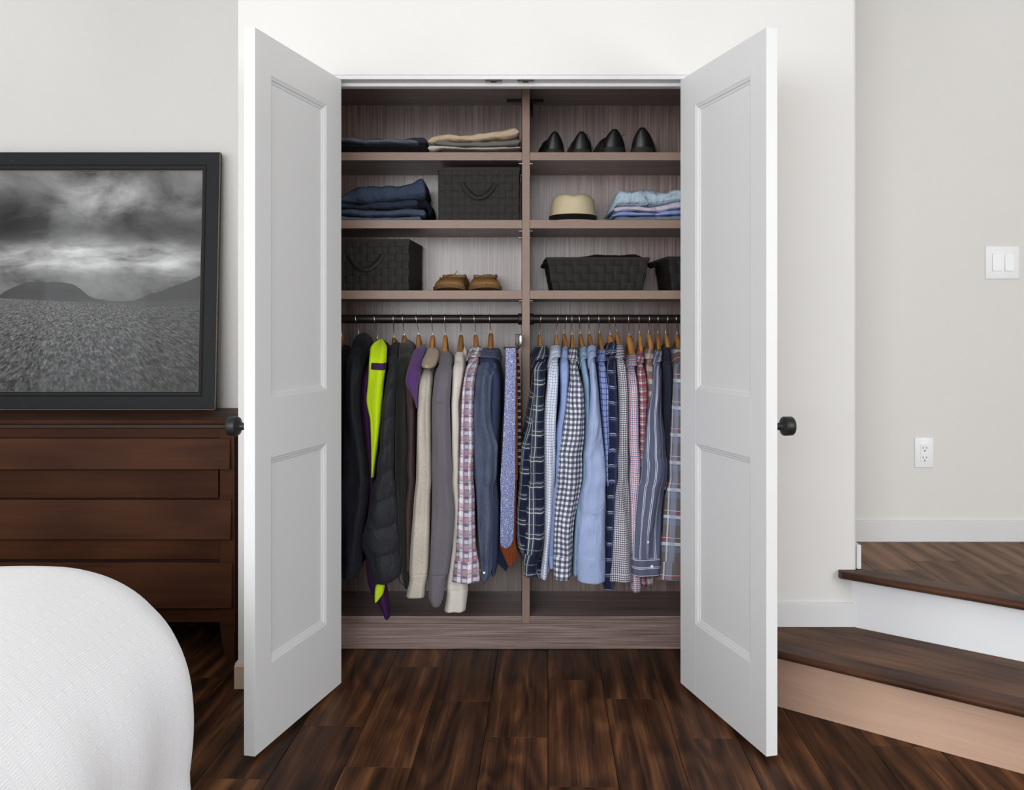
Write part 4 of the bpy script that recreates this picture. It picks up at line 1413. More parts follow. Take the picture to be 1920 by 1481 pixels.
hH = (CAMZ + (HY - 363.5) * 3.80 / F) - hz
rings_obj('crown', [ell(0.985, 1, 0.006), ell(0.985, 1, 0.03), ell(0.955, 0.97, hH * 0.45), ell(0.92, 0.94, hH * 0.70), ell(0.87, 0.90, hH * 0.84, dent=0.002), ell(0.78, 0.82, hH * 0.945, dent=0.006),
                    ell(0.66, 0.70, hH * 0.993, dent=0.009), ell(0.48, 0.52, hH * 0.985, dent=0.014), ell(0.25, 0.3, hH * 0.955, dent=0.016), ell(0.06, 0.1, hH * 0.94, dent=0.016)], M['straw'], hat)
rings_obj('ribbon_band', [ell(1.03, 1.03, 0.004), ell(1.02, 1.03, 0.031), ell(0.995, 1.005, 0.033)], M['ribbon'], hat, cap=False)
rings_obj('brim', [ell(0.95, 0.95, 0.006), ell(1.25, 1.22, 0.0045), ell(1.46, 1.36, 0.0045), ell(1.48, 1.38, 0.005), ell(1.48, 1.38, 0.003), ell(1.25, 1.22, 0.0012), ell(0.95, 0.95, 0.001)], M['straw'], hat, cap=False)

# ------------------------------------------------------------------ hanging clothes
def LU(l): return [(580 + y / 4.628, 620 + a / 4.628, 620 + b / 4.628) for y, a, b in l]
def LL(l): return [(880 + y / 4.2316, 620 + a / 4.2316, 620 + b / 4.2316) for y, a, b in l]
def RU(l): return [(580 + y / 4.628, 940 + a / 4.628, 940 + b / 4.628) for y, a, b in l]
def RL(l): return [(860 + y / 4.003, 940 + a / 4.003, 940 + b / 4.003) for y, a, b in l]


def smooth1(a, k=2):
    a = np.array(a, float)
    for _ in range(k):
        b = a.copy()
        b[1:-1] = 0.25 * a[:-2] + 0.5 * a[1:-1] + 0.25 * a[2:]
        a = b
    return a


def loft(name, rows, mat, parent, front, depth, n=60, m=32, p=(0.85, 0.85), amp=0.05, fold=0.006, seed=0, closed_top=True, hollow=True, vstretch=3.5, kfold=4, uoff=0.0, dsil=0.04, tip=False, horiz=0.0, captop=5.0, quilt=0.0):
    """cloth tube through photographed widths. rows: (py, xl, xr). front(py)->Y of the front, depth(py)->Y depth"""
    rows = sorted(rows)
    py = np.linspace(rows[0][0], rows[-1][0], n)
    xl = smooth1(np.interp(py, [r[0] for r in rows], [r[1] for r in rows]))
    xr = smooth1(np.interp(py, [r[0] for r in rows], [r[2] for r in rows]))
    V, Fc, uvl, UVs = [], [], [], []
    rings = []
    for i in range(n):
        yf, dp = front(py[i]), depth(py[i])
        d = CAMD + yf + min(dp / 2, dsil)
        z = CAMZ - (py[i] - HY) * d / F
        rings.append(((xl[i] + xr[i]) / 2, (xr[i] - xl[i]) / 2, d, z, yf, dp))
    v = 0.0
    for i, (cxp, hwp, d, z, yf, dp) in enumerate(rings):
        cx, hw = (cxp - CX) * d / F, max(0.003, hwp * d / F)
        if i: v += math.hypot(z - rings[i - 1][3], cx - (rings[i - 1][0] - CX) * rings[i - 1][2] / F)
        kt = 1.0
        if closed_top:
            q = min(1.0, (i + 0.3) / captop)
            kt = math.sqrt(1 - (1 - q) ** 2)
        arc = -hw
        prev = None
        for j in range(m + 1):
            a = 2 * math.pi * (j % m) / m + math.pi           # start at -x, run through the front
            ca, sa = math.cos(a), math.sin(a)
            ex = math.copysign(abs(ca) ** p[0], ca); ey = math.copysign(abs(sa) ** p[1], sa)
            nz = mnoise.noise(Vector((ca * 1.3 + seed * 5.1, sa * 1.3, z * vstretch)))
            nz2 = mnoise.noise(Vector((ca * 3.1, sa * 3.1 + seed * 2.3, z * vstretch * 2.2)))
            fo = math.sin(kfold * a + seed * 1.7 + 2.2 * math.sin(z * 4 + seed) + 1.5 * nz)
            hz = mnoise.noise(Vector((ca * 0.8 + z * 4, seed * 3.3, z * 22))) * horiz
            kx = 1 + amp * (nz + 0.5 * nz2)
            x = cx + hw * ex * kx * kt
            y = yf + dp / 2 + dp / 2 * ey * (1 + 0.3 * amp * nz) * kt
            if sa < 0: y += fold * (fo + 0.6 * nz2) * abs(sa) * min(1, hw / 0.03) + hz * abs(sa)
            zz = z + 0.004 * nz
            if quilt:
                ph = (z - 0.595 - 0.016 * ex) / 0.098
                bu = 1 - abs(math.sin(math.pi * ph)) ** 0.45
                if sa < 0: y += quilt * bu * abs(sa) ** 0.5
                x -= (x - cx) * 0.10 * bu
            if y > YF - 0.012: x = min(x, DV0 - 0.003) if cxp < 962 else max(x, DV1 + 0.003)
            pt_ = Vector((x, y, zz))
            if prev is not None: arc += (pt_ - prev).length
            prev = pt_
            if j < m: V.append(pt_)
            uvl.append((cx * 0 + arc + uoff, -v))
    W = m + 1
    for i in range(n - 1):
        for j in range(m):
            j2 = (j + 1) % m
            Fc.append((i * m + j, (i + 1) * m + j, (i + 1) * m + j2, i * m + j2))
            UVs.append([uvl[i * W + j], uvl[(i + 1) * W + j], uvl[(i + 1) * W + j + 1], uvl[i * W + j + 1]])
    Fc.append(tuple(range(m))); UVs.append([uvl[j] for j in range(m)])
    base = (n - 1) * m
    if hollow:
        last = V[base:base + m]
        c = sum(last, Vector()) / m
        for s, dz in ((0.90, 0.001), (0.84, 0.03)):
            for q in last: V.append(Vector((c.x + (q.x - c.x) * s, c.y + (q.y - c.y) * s, q.z + dz)))
        for r_ in range(2):
            o_ = base + r_ * m
            for j in range(m):
                j2 = (j + 1) % m
                Fc.append((o_ + j, o_ + m + j, o_ + m + j2, o_ + j2))
                u = uvl[(n - 1) * W + j]
                UVs.append([u] * 4)
        base += 2 * m
    Fc.append(tuple(reversed(range(base, base + m)))); UVs.append([uvl[(n - 1) * W + j] for j in reversed(range(m))])
    return mobj(name, V, Fc, mat, parent, smooth=True, uvs=UVs)


def collar(parent, mat, rows, off, px, py, rx=0.02, drop=20, wing=28, side=-1, ang=None, dy=0.0, flare=0.006):
    """turned-down collar lying on the shoulders. rows: torso rows (py, xl, xr); off(py): torso half depth; drop/wing in photo pixels"""
    rows = sorted(rows)
    R = [r[0] for r in rows]
    m = 44
    a0 = (math.pi * (1.18 if side < 0 else 1.82)) if ang is None else ang
    lev = [('in', -0.030), ('in', -0.002), ('top', 0.0), ('out', 0.12), ('out', 0.35), ('out', 0.65), ('out', 0.9), ('out', 1.0)]
    V, Fc, UVs = [], [], []
    for k, (ty, t) in enumerate(lev):
        for j in range(m):
            a = 2 * math.pi * j / m
            ca, sa = math.cos(a), math.sin(a)
            dw = abs((a - a0 + math.pi) % (2 * math.pi) - math.pi)
            dpx = drop + wing * math.exp(-(dw / 0.5) ** 2) + 2 * mnoise.noise(Vector((ca * 2, sa * 2, px)))
            pyk = py + (t * dpx if ty == 'out' else 0)
            pq = max(pyk, R[0])
            xl = np.interp(pq, R, [r[1] for r in rows]); xr = np.interp(pq, R, [r[2] for r in rows])
            o_ = off(pq)
            d = CAMD + YR + dy - o_ + min(o_, 0.04)
            cx = ((xl + xr) / 2 - CX) * d / F; hw = (xr - xl) / 2 * d / F
            fx = flare * (0.4 + 0.9 * t) if ty == 'out' else 0
            if ty == 'in': hx_, hy_, zz = hw * 0.72, 0.050, t
            elif ty == 'top': hx_, hy_, zz = hw * 0.86, 0.060, 0.003
            else: hx_, hy_, zz = hw * (0.94 + 0.06 * t) + fx, o_ + 0.004 + fx, 0.0
            d2 = CAMD + YR + dy - off(max(py, R[0])) + 0.04 if ty != 'out' else d
            z = CAMZ - (pyk - HY) * d2 / F + zz
            V.append(Vector((cx + hx_ * math.copysign(abs(ca) ** 0.7, ca), YR + dy + hy_ * math.copysign(abs(sa) ** 0.8, sa), z)))
    for k in range(len(lev) - 1):
        for j in range(m):
            j2 = (j + 1) % m
            Fc.append((k * m + j, (k + 1) * m + j, (k + 1) * m + j2, k * m + j2))
            u = lambda kk, jj: (jj * 2 * math.pi / m * 0.05 + kk * 0.003, kk * 0.010)
            UVs.append([u(k, j), u(k + 1, j), u(k + 1, j + 1), u(k, j + 1)])
    o = mobj('collar', V, Fc, mat, parent, smooth=True, uvs=UVs)
    sm = o.modifiers.new('thickness', 'SOLIDIFY'); sm.thickness = 0.002; sm.offset = 0
    return o


LAST = {}


def button(parent, px, py, yf, r=0.0045):
    c = P(px, py, CAMD + yf)
    lathe_axis('button', [(0, r), (0.0016, r), (0.0022, r * 0.7)], (c.x, yf + 0.001, c.z), (0, -1, 0), M['plastic'], parent, n=12)


def hanger(label, px_rod, px_neck, py_neck, wide=0.0085, plastic=False):
    d = CAMD + YR
    top = P(px_rod, 590, d); nk = P(px_neck, py_neck, d)
    mat = M['grey_plastic'] if plastic else M['hanger']
    e = empty('clothes_hanger', (nk.x, YR, nk.z), label, 'hanger', 'hangers on the closet rods')
    rr_ = RRD + 0.0016
    pts = [Vector((nk.x, YR, nk.z - 0.008)), Vector((nk.x, YR, nk.z + 0.004))]
    for i in range(15):
        a = -2.3 + i * (math.pi * 1.22 / 14)
        # sweep over the front and top of the rod
        ang = math.pi * 1.5 - 0.35 - i * (math.pi * 1.12 / 14)
        t = min(1, i / 6)
        xx = nk.x + (top.x - nk.x) * (0.55 + 0.45 * t)
        pts.append(Vector((xx, YR + rr_ * math.cos(ang), ZR + rr_ * math.sin(ang))))
    tube('hook', pts, 0.0016, M['steel'], e, n=8)
    V, Fc = [], []
    rows, off, gdy = LAST['rows'], LAST['off'], LAST['dy']
    R = [r[0] for r in rows]
    pyo = np.linspace(R[0], R[0] + 60, 60)
    offs = [off(q) for q in pyo]
    def at(o_):
        """x and height of the cloth over the hanger arm at distance o_ from the rod"""
        pq = float(np.interp(o_, offs, pyo))
        d_ = CAMD + YR + gdy - o_ + 0.04
        xm = (np.interp(pq, R, [r[1] for r in rows]) + np.interp(pq, R, [r[2] for r in rows])) / 2
        return (xm - CX) * d_ / F, CAMZ - (pq - HY) * d_ / F
    sec = [(0.0, nk.x, nk.z - 0.004, 0.88, 0.020), (0.014, nk.x, nk.z - 0.007, 0.9, 0.020)]
    x6, z6 = at(0.062)
    z6 = min(z6 - 0.012, nk.z - 0.03)
    for t in (0.3, 0.6, 0.85):
        sec.append((0.014 + t * 0.048, nk.x + (x6 - nk.x) * t * 0.8, nk.z - 0.007 + (z6 - nk.z + 0.007) * t ** 1.35, 0.93 + 0.1 * t, 0.020))
    for o_, kx, hz_ in ((0.062, 1.05, 0.019), (0.085, 0.9, 0.016), (0.11, 0.75, 0.014), (0.14, 0.65, 0.012), (0.17, 0.6, 0.011), (0.185, 0.45, 0.008)):
        xa, za = at(o_)
        sec.append((o_, x6 + (xa - x6), min(za - 0.016 - (o_ - 0.062) * 0.12, z6), kx, hz_))
    sec = [(-o_, x, z, a_, b_) for o_, x, z, a_, b_ in reversed(sec)] + [(o_, x, z, a_, b_) for o_, x, z, a_, b_ in sec[1:]]
    m = 12
    for (y, x_, z, kx, hz_) in sec:
        for j in range(m):
            a = 2 * math.pi * j / m
            ca, sa = math.cos(a), math.sin(a)
            V.append(Vector((x_ + wide * kx * math.copysign(abs(ca) ** 0.6, ca), YR + y, z - hz_ + hz_ * math.copysign(abs(sa) ** 0.6, sa))))
    for i in range(len(sec) - 1):
        for j in range(m):
            j2 = (j + 1) % m
            Fc.append((i * m + j, i * m + j2, (i + 1) * m + j2, (i + 1) * m + j))
    Fc += [tuple(reversed(range(m))), tuple(range((len(sec) - 1) * m, len(sec) * m))]
    Fc = [tuple(reversed(f)) for f in Fc]
    mobj('hanger_body', V, Fc, mat, e, smooth=True, angle=60)
    return e


def garment(name, label, cat, group, mat, top, sleeve, cuff=None, hem=1085, dy=0.0, seed=1, cuffmat=None, bodymat=None, body=None, sleevedepth=0.085,
            col=None, amp=0.06, fold=0.006, kfold=4, horiz=0.0, ps=0.0, sleeve_start=None, cuff_dy=-0.004, shdrop=38, topmat=None, off1=0.205, sl_uoff=0.0, quilt=0.0):
    """top: rows across collar/shoulder; sleeve: rows of the hanging front sleeve; body: rows of the torso behind"""
    bodymat = bodymat or mat
    py0 = top[0][0]
    pys = top[-1][0]
    e = empty(name, P((sleeve[-1][1] + sleeve[-1][2]) / 2, hem, CAMD + YR), label, cat, group)
    def off(py):
        t = max(0.0, min(1.0, (py - py0) / shdrop))
        return 0.060 + (off1 - 0.060) * t ** 0.8
    if body is None:
        c1 = (top[-1][1] + top[-1][2]) / 2
        h1 = (top[-1][2] - top[-1][1]) / 2
        c2 = (sleeve[-1][1] + sleeve[-1][2]) / 2
        c2 = c1 + max(-12, min(12, 0.6 * (c2 - c1)))
        rows = list(top) + [(pys + 60, c1 - h1 * 0.75, c1 + h1 * 0.75), (hem, c2 - h1 * 0.8, c2 + h1 * 0.8)]
    else:
        rows = list(top) + body
    LAST.update(rows=sorted(rows), off=off, dy=dy)
    loft('torso', rows, bodymat, e, lambda py: YR - off(py) + dy, lambda py: 2 * off(py), n=70, m=44, p=(0.6, 0.8), amp=amp, fold=fold * 0.6, seed=seed + 3, kfold=kfold, captop=2.2)
    ss = sleeve_start if sleeve_start is not None else py0 + shdrop * 0.55
    srows = list(sleeve)
    if srows[0][0] > ss:
        allr = sorted(list(top) + srows)
        xl = np.interp(ss, [r[0] for r in allr], [r[1] for r in allr]); xr = np.interp(ss, [r[0] for r in allr], [r[2] for r in allr])
        srows = [(ss, xl + 1, xr - 1)] + [r for r in allr if r[0] > ss]
    def fs(py):
        t = max(0.0, min(1.0, (py - ss) / 45))
        return YR - 0.165 - 0.085 * t ** 0.6 + dy
    sl = loft('sleeve', srows, mat, e, fs, lambda py: sleevedepth, n=150 if quilt else 80, m=36, quilt=quilt, amp=amp, fold=fold, seed=seed, kfold=kfold, hollow=cuff is None, horiz=horiz, uoff=sl_uoff)
    if cuff:
        loft('cuff', cuff, cuffmat or mat, e, lambda py: YR - 0.250 + dy + cuff_dy, lambda py: sleevedepth - 2 * cuff_dy, n=16, m=36, amp=amp * 0.4, fold=fold * 0.6, seed=seed, kfold=kfold, closed_top=False, uoff=0.004)
    if col:
        collar(e, topmat or mat, rows, off, dy=dy, **col)
    return e


GL = 'clothes hanging in the left bay'
GR = 'shirts hanging in the right bay'
S = s2l
# ---------------- left bay
gm = fb('espresso_wool', S(30, 24, 24), sheen=0.2)
garment('jacket', 'blackish-brown jacket at the very end of the rod by the open door', 'jacket', GL, gm, LU([(310, 40, 150), (380, 30, 150), (520, 20, 140)]), LU([(700, 15, 120), (1480, 0, 110)]) + LL([(800, 0, 90)]), hem=1070, dy=0.02, seed=1)
hanger('wooden hanger carrying the blackish-brown jacket', 637.5, 640.5, 628)
nv = fb('navy_black_shell', S(27, 28, 35), wr=0.5, sheen=0.1, rough=0.6)
garment('jacket', 'long black jacket with stand collar beside the lime and purple vest', 'jacket', GL, nv, LU([(206, 225, 325), (250, 190, 327), (330, 158, 318), (450, 145, 305)]),
        LU([(640, 128, 262), (900, 118, 262), (1200, 112, 305), (1480, 106, 340)]) + LL([(100, 75, 308), (300, 78, 290), (500, 82, 256), (740, 86, 250)]),
        LL([(730, 85, 248), (790, 84, 238), (852, 88, 218)]), hem=1062, dy=-0.004, seed=2, fold=0.010, kfold=3, shdrop=46)
hanger('wooden hanger carrying the long black jacket', 667.5, 672.5, 624)
# vest : purple shell with lime front
pur = fb('purple_shell', S(58, 24, 70), wr=0.4, rough=0.6)
lime = fb('lime_shell', S(184, 214, 20), wr=0.35, rough=0.6, sheen=0.1)
e = garment('vest', 'lime green vest with purple sides and a purple chest stripe', 'vest', GL, pur, LU([(270, 392, 470), (330, 350, 484), (470, 326, 478)]),
            LU([(600, 278, 420), (800, 268, 400), (1000, 288, 390), (1200, 312, 385), (1480, 345, 385)]) + LL([(200, 310, 380), (500, 285, 390), (760, 280, 420), (900, 296, 442), (1000, 335, 455), (1080, 400, 465), (1168, 432, 472)]),
            hem=1085, dy=0.035, seed=3, fold=0.005)
fl_ = lambda y0: (lambda py: YR - 0.272 + 0.075 * max(0, 1 - (py - y0) / 40) ** 1.5)
loft('front_panel', LU([(258, 415, 462), (275, 375, 474), (330, 346, 486), (450, 336, 482), (600, 330, 466), (700, 321, 456), (780, 311, 452), (850, 322, 446), (950, 346, 436), (1100, 353, 420), (1250, 357, 398), (1450, 362, 372)]),
     lime, e, fl_(638), lambda py: 0.07, n=70, m=32, amp=0.02, fold=0.005, seed=4, p=(0.7, 0.7), hollow=False)
ys_ = [LU([(452, 352, 470)])[0], LU([(525, 348, 466)])[0]]
loft('chest_stripe', [LU([(464, 350, 484)])[0], LU([(490, 346, 482)])[0], LU([(522, 344, 480)])[0]], pur, e, lambda py: YR - 0.274, lambda py: 0.06, n=8, m=32, amp=0.0, fold=0.0, seed=4, p=(0.7, 0.7), closed_top=False, hollow=False)
loft('strap_end', LL([(895, 358, 428), (940, 352, 425), (990, 348, 415), (1050, 352, 368)]), lime, e, lambda py: YR - 0.245, lambda py: 0.03, n=20, m=24, amp=0.2, fold=0.004, seed=9)
hanger('dark plastic hanger carrying the lime vest', 702.5, 707.5, 633, 0.006, True)
# puffer
n_ = fb('charcoal_quilted', S(40, 41, 46), wr=0.5, wscale=30, rough=0.55, sheen=0.1)
e = garment('puffer_jacket', 'charcoal quilted puffer jacket overlapping the lime vest', 'jacket', GL, n_, LU([(286, 525, 605), (320, 496, 598), (400, 495, 588), (520, 496, 580)]),
            LU([(640, 478, 574), (720, 462, 560), (900, 440, 556), (1200, 420, 552), (1480, 386, 546)]) + LL([(100, 332, 516), (200, 318, 522), (400, 286, 532), (500, 246, 542), (620, 250, 552), (720, 280, 560), (820, 302, 561), (860, 318, 552), (895, 345, 470)]),
            hem=1080, dy=-0.022, seed=5, fold=0.006, kfold=3, sleevedepth=0.105, horiz=0.004, quilt=0.012)
pts = [P(620 + a / 4.2316, 880 + b / 4.2316, CAMD + YR - 0.2) for a, b in ((540, 850), (545, 885), (565, 905), (600, 938))]
tube('drawcord', pts, 0.0018, M['sole'], e, n=6)
hanger('wooden hanger carrying the charcoal puffer jacket', 738, 738.6, 630, 0.0075)
ol = fb('dark_olive_fleece', S(31, 31, 27), sheen=0.4, wr=0.12)
garment('fleece_jacket', 'dark olive fleece jacket between the puffer jacket and the purple-collared one', 'jacket', GL, ol, LU([(264, 612, 695), (310, 580, 718), (400, 580, 716), (520, 572, 690)]),
        LU([(620, 570, 662), (900, 566, 655), (1200, 562, 668), (1480, 560, 680)]) + LL([(100, 520, 612), (300, 530, 598), (600, 545, 622), (850, 566, 622), (932, 590, 618)]), hem=1075, dy=0.012, seed=6, off1=0.215)
hanger('wooden hanger carrying the dark olive fleece', 755, 758, 626)
br = fb('brown_jersey', S(72, 56, 56)); pu = fb('purple_fleece', S(82, 50, 106), sheen=0.5, wr=0.12, weave=0.8)
e = garment('jacket', 'dull brown jacket with a plum purple fleece collar', 'jacket', GL, br, LU([(350, 722, 832), (420, 692, 800), (560, 655, 780)]),
            LU([(640, 652, 752), (900, 664, 738), (1200, 672, 738), (1480, 678, 742)]) + LL([(0, 605, 676), (300, 595, 660), (600, 602, 645), (800, 600, 650)]), hem=1070, dy=0.012, seed=7)
loft('fleece_collar', LU([(300, 785, 828), (345, 722, 832), (400, 695, 812), (500, 668, 792), (600, 648, 775), (650, 652, 762), (700, 690, 762), (780, 725, 760), (850, 748, 760)]), pu, e,
     lambda py: YR - 0.262 + 0.205 * max(0, 1 - (py - 640) / 62) ** 1.3 if py > 640 else YR - 0.06, lambda py: 0.10, n=50, m=32, amp=0.06, fold=0.004, seed=8, hollow=False)
hanger('wooden hanger carrying the purple-collared jacket', 780.5, 785, 625, 0.0085)
oat = fb('oatmeal_heather', S(196, 188, 176), (), heather=0.8, hcol=S(160, 150, 138), sheen=0.4, weave=0.6, wr=0.12); oath = fb('oatmeal_hood', S(172, 152, 128), (), heather=0.8, hcol=S(140, 120, 98), sheen=0.5, weave=1.0)
e = garment('hoodie', 'oatmeal heather hoodie with a tan lined hood', 'hoodie', GL, oat, LU([(420, 808, 925), (480, 786, 915), (560, 778, 895)]),
            LU([(640, 772, 888), (740, 765, 876), (900, 756, 872), (1200, 748, 876), (1480, 742, 880)]) + LL([(200, 664, 794), (400, 650, 790), (600, 632, 786), (760, 624, 782), (825, 622, 776)]),
            LL([(822, 622, 776), (850, 628, 770), (920, 618, 756), (1002, 600, 750)]), hem=1075, dy=-0.012, seed=9, fold=0.007)
loft('hood', LU([(328, 845, 922), (360, 828, 932), (410, 806, 936), (460, 786, 918), (490, 782, 905), (505, 790, 890)]), oath, e,
     lambda py: YR - 0.06 - 0.20 * min(1, max(0, (py - 650) / 34)) ** 0.8, lambda py: 0.17, n=36, m=36, amp=0.05, fold=0.004, seed=10, hollow=False)
hanger('wooden hanger carrying the oatmeal hoodie', 809, 811.5, 626, 0.0095)
gy = fb('grey_sweat', S(106, 101, 108), (), heather=0.4, hcol=S(92, 88, 96), sheen=0.4, weave=0.5, wr=0.12)
e = garment('sweatshirt', 'mid grey sweatshirt between the oatmeal and the cream hoodies', 'sweatshirt', GL, gy, LU([(355, 955, 1032), (400, 936, 1052), (480, 920, 1060)]),
            LU([(600, 900, 1046), (800, 880, 1032), (1000, 877, 1038), (1200, 878, 1046), (1480, 880, 1052)]) + LL([(0, 800, 966), (300, 800, 985), (500, 797, 975), (700, 790, 950), (830, 782, 928)]),
            LL([(828, 783, 926), (870, 786, 905), (950, 778, 897), (1020, 776, 893), (1068, 805, 875)]), hem=1080, dy=-0.018, seed=11, fold=0.006, kfold=3)
tube('shoulder_seam', [P(620 + a / 4.628, 580 + b / 4.628, CAMD + YR - 0.270 + c_) for a, b, c_ in ((882, 835, 0.035), (905, 815, 0.010), (940, 802, 0.0005), (975, 806, 0.0005), (1010, 820, 0.012), (1030, 838, 0.035))], 0.0025, gy, e, n=6)
hanger('wooden hanger carrying the grey sweatshirt', 834, 835, 626, 0.0095)
cr = fb('cream_sweat', S(218, 212, 202), (), heather=0.4, hcol=S(196, 188, 176), sheen=0.4, weave=0.5, wr=0.15)
crw = fb('cream_lining', S(214, 210, 208), (), sheen=0.5, weave=0.8)
e = garment('hoodie', 'cream hoodie whose long ribbed cuff hangs lowest in the bay', 'hoodie', GL, cr, LU([(342, 1095, 1150), (400, 1068, 1166), (460, 1060, 1172)]),
            LU([(600, 1057, 1150), (820, 1047, 1118), (1000, 1050, 1126), (1200, 1050, 1124), (1480, 1047, 1124)]) + LL([(0, 965, 1030), (300, 975, 1040), (600, 962, 1070), (800, 930, 1085), (860, 920, 1086), (945, 914, 1086)]),
            LL([(942, 916, 1090), (970, 922, 1088), (1050, 912, 1078), (1112, 900, 1070)]), hem=1080, dy=0.016, seed=12, cuffmat=cr, fold=0.006)
loft('hood', LU([(310, 1150, 1176), (360, 1140, 1190), (440, 1120, 1185), (560, 1115, 1160)]), cr, e, lambda py: YR - 0.02 - 0.10 * min(1, max(0, (py - 650) / 50)), lambda py: 0.09, n=24, m=28, amp=0.06, seed=13, hollow=False)
hanger('wooden hanger carrying the cream hoodie', 864, 864.5, 625, 0.0095)
# pink plaid
pk = fb('pink_blue_plaid', S(128, 108, 134), [('u', 0.0416, 0.0000, 0.0192, S(238, 236, 244), 0.75), ('v', 0.0480, 0.0000, 0.0208, S(206, 150, 152), 0.6), ('v', 0.0480, 0.0240, 0.0128, S(236, 236, 244), 0.55), ('u', 0.0416, 0.0264, 0.0080, S(112, 124, 160), 0.7),
        ('v', 0.0480, 0.0064, 0.0024, S(150, 60, 80), 0.8), ('v', 0.0480, 0.0432, 0.0032, S(96, 150, 156), 0.8), ('u', 0.0416, 0.0040, 0.0024, S(110, 156, 160), 0.8), ('u', 0.0416, 0.0232, 0.0018, S(160, 70, 92), 0.8)])
e = garment('shirt', 'pink, white and slate plaid shirt next to the blue denim shirt', 'shirt', GL, pk, LU([(345, 1212, 1316), (390, 1194, 1300), (460, 1182, 1285)]),
            LU([(600, 1156, 1250), (700, 1140, 1246), (900, 1130, 1240), (1050, 1126, 1242), (1200, 1124, 1246), (1480, 1114, 1242)]) + LL([(0, 1020, 1130), (200, 1014, 1146), (400, 1001, 1146), (600, 994, 1152), (715, 984, 1172)]),
            LL([(710, 982, 1172), (760, 974, 1180), (820, 966, 1184), (880, 958, 1186)]), hem=1068, dy=-0.014, seed=14, col=dict(px=891, py=652, wing=9, drop=16), fold=0.008)
button(e, 620 + 1180 / 4.2316, 880 + 800 / 4.2316, YR - 0.222)
hanger('wooden hanger carrying the pink plaid shirt', 889, 892, 625, 0.0095)
dn = fb('chambray_denim', S(74, 82, 104), (), heather=0.6, hcol=S(98, 108, 132), wr=0.9, wscale=16)
dk = fb('indigo_chambray', S(50, 58, 86), (), heather=0.5, hcol=S(66, 76, 108), wr=0.8)
e = garment('shirt', 'faded blue denim shirt with rumpled rolled sleeve beside the ties', 'shirt', GL, dn, LU([(345, 1298, 1470), (400, 1284, 1465), (480, 1272, 1470)]),
            LU([(580, 1262, 1405), (700, 1250, 1392), (850, 1238, 1388), (1000, 1240, 1396), (1100, 1242, 1425), (1185, 1242, 1452), (1260, 1246, 1445), (1400, 1250, 1440), (1480, 1248, 1440)]) + LL([(100, 1150, 1290), (300, 1158, 1295), (500, 1166, 1290), (650, 1180, 1285), (780, 1194, 1280), (850, 1200, 1262), (885, 1205, 1235)]),
            hem=1062, dy=-0.002, seed=15, fold=0.013, kfold=5, horiz=0.012, amp=0.10, bodymat=dk,
            body=LU([(600, 1330, 1500), (900, 1330, 1492), (1200, 1340, 1470), (1480, 1350, 1468)]) + LL([(300, 1250, 1360), (600, 1240, 1345), (750, 1240, 1335), (830, 1270, 1310)]),
            col=dict(px=915, py=655, wing=9, side=1, drop=14))
button(e, 620 + 1218 / 4.2316, 880 + 820 / 4.2316, YR - 0.252)
hanger('wooden hanger carrying the blue denim shirt', 917.5, 920.5, 622, 0.0105)

# ---------------- ties on a sliding rack fixed to the divider
rk = empty('tie_rack', P(970, 655, CAMD + 0.30), 'dark grey tie rack on the divider holding four ties', 'tie rack')
xd = DV0
def pxbox(nm, x0, x1, y0, y1, ya, yb, mat, par, bev=0.002):
    d_ = CAMD + ya
    a, b = P(x0, y1, d_), P(x1, y0, d_)
    return box(nm, a.x, b.x, ya, yb, a.z, b.z, mat, par, bevel=bev, seg=2)
hs_ = pxbox('housing', 966, 977.6, 626, 650, 0.30, 0.36, M['grey_plastic'], rk, 0.004)
box('slide_rail', hs_.bound_box[6][0] + ORG[hs_].x - 0.008, DV0 - 0.0005, 0.32, 0.66, P(0, 645, 3.6).z, P(0, 632, 3.6).z, M['grey_plastic'], rk, bevel=0.002)
pxbox('clip', 974.5, 978.3, 629, 646, 0.296, 0.302, M['steel'], rk, 0.0008)
a = P(944, 652.5, CAMD + 0.245); b = P(973, 655, CAMD + 0.245)
tube('tie_bar', [(a.x, 0.245, a.z), (b.x, 0.245, a.z), (b.x + 0.002, 0.26, a.z + 0.004), (b.x + 0.002, 0.33, a.z + 0.012)], 0.004, M['black_metal'], rk, n=8)


def tie(label, rows, y, mat, tip, thick=0.007):
    d_ = CAMD + y
    L_ = [P(r[1], r[0], d_) for r in rows]; R_ = [P(r[2], r[0], d_) for r in rows]
    V, Fc, UVs = [], [], []
    for l, r in zip(L_, R_):
        mid = (l + r) / 2
        V += [Vector((l.x, y + thick / 2, l.z)), Vector((l.x * 0.7 + r.x * 0.3, y, l.z)), Vector((l.x * 0.3 + r.x * 0.7, y, l.z)), Vector((r.x, y + thick / 2, r.z)), Vector((mid.x, y + thick, l.z))]
    n_ = len(rows)
    for i in range(n_ - 1):
        for q in range(5):
            q2 = (q + 1) % 5
            Fc.append((i * 5 + q, (i + 1) * 5 + q, (i + 1) * 5 + q2, i * 5 + q2))
    T = P(tip[0], tip[1], d_); T.y = y + thick / 2
    V.append(T); t_ = len(V) - 1
    for q in range(5): Fc.append(((n_ - 1) * 5 + q, t_, (n_ - 1) * 5 + (q + 1) % 5))
    Fc.append((4, 3, 2, 1, 0))
    UVs = [[(V[k].x, V[k].z) for k in f] for f in Fc]
    o = mobj('necktie', V, Fc, mat, smooth=True, angle=50, uvs=UVs)
    return tag(o, label, 'tie', 'ties on the rack')


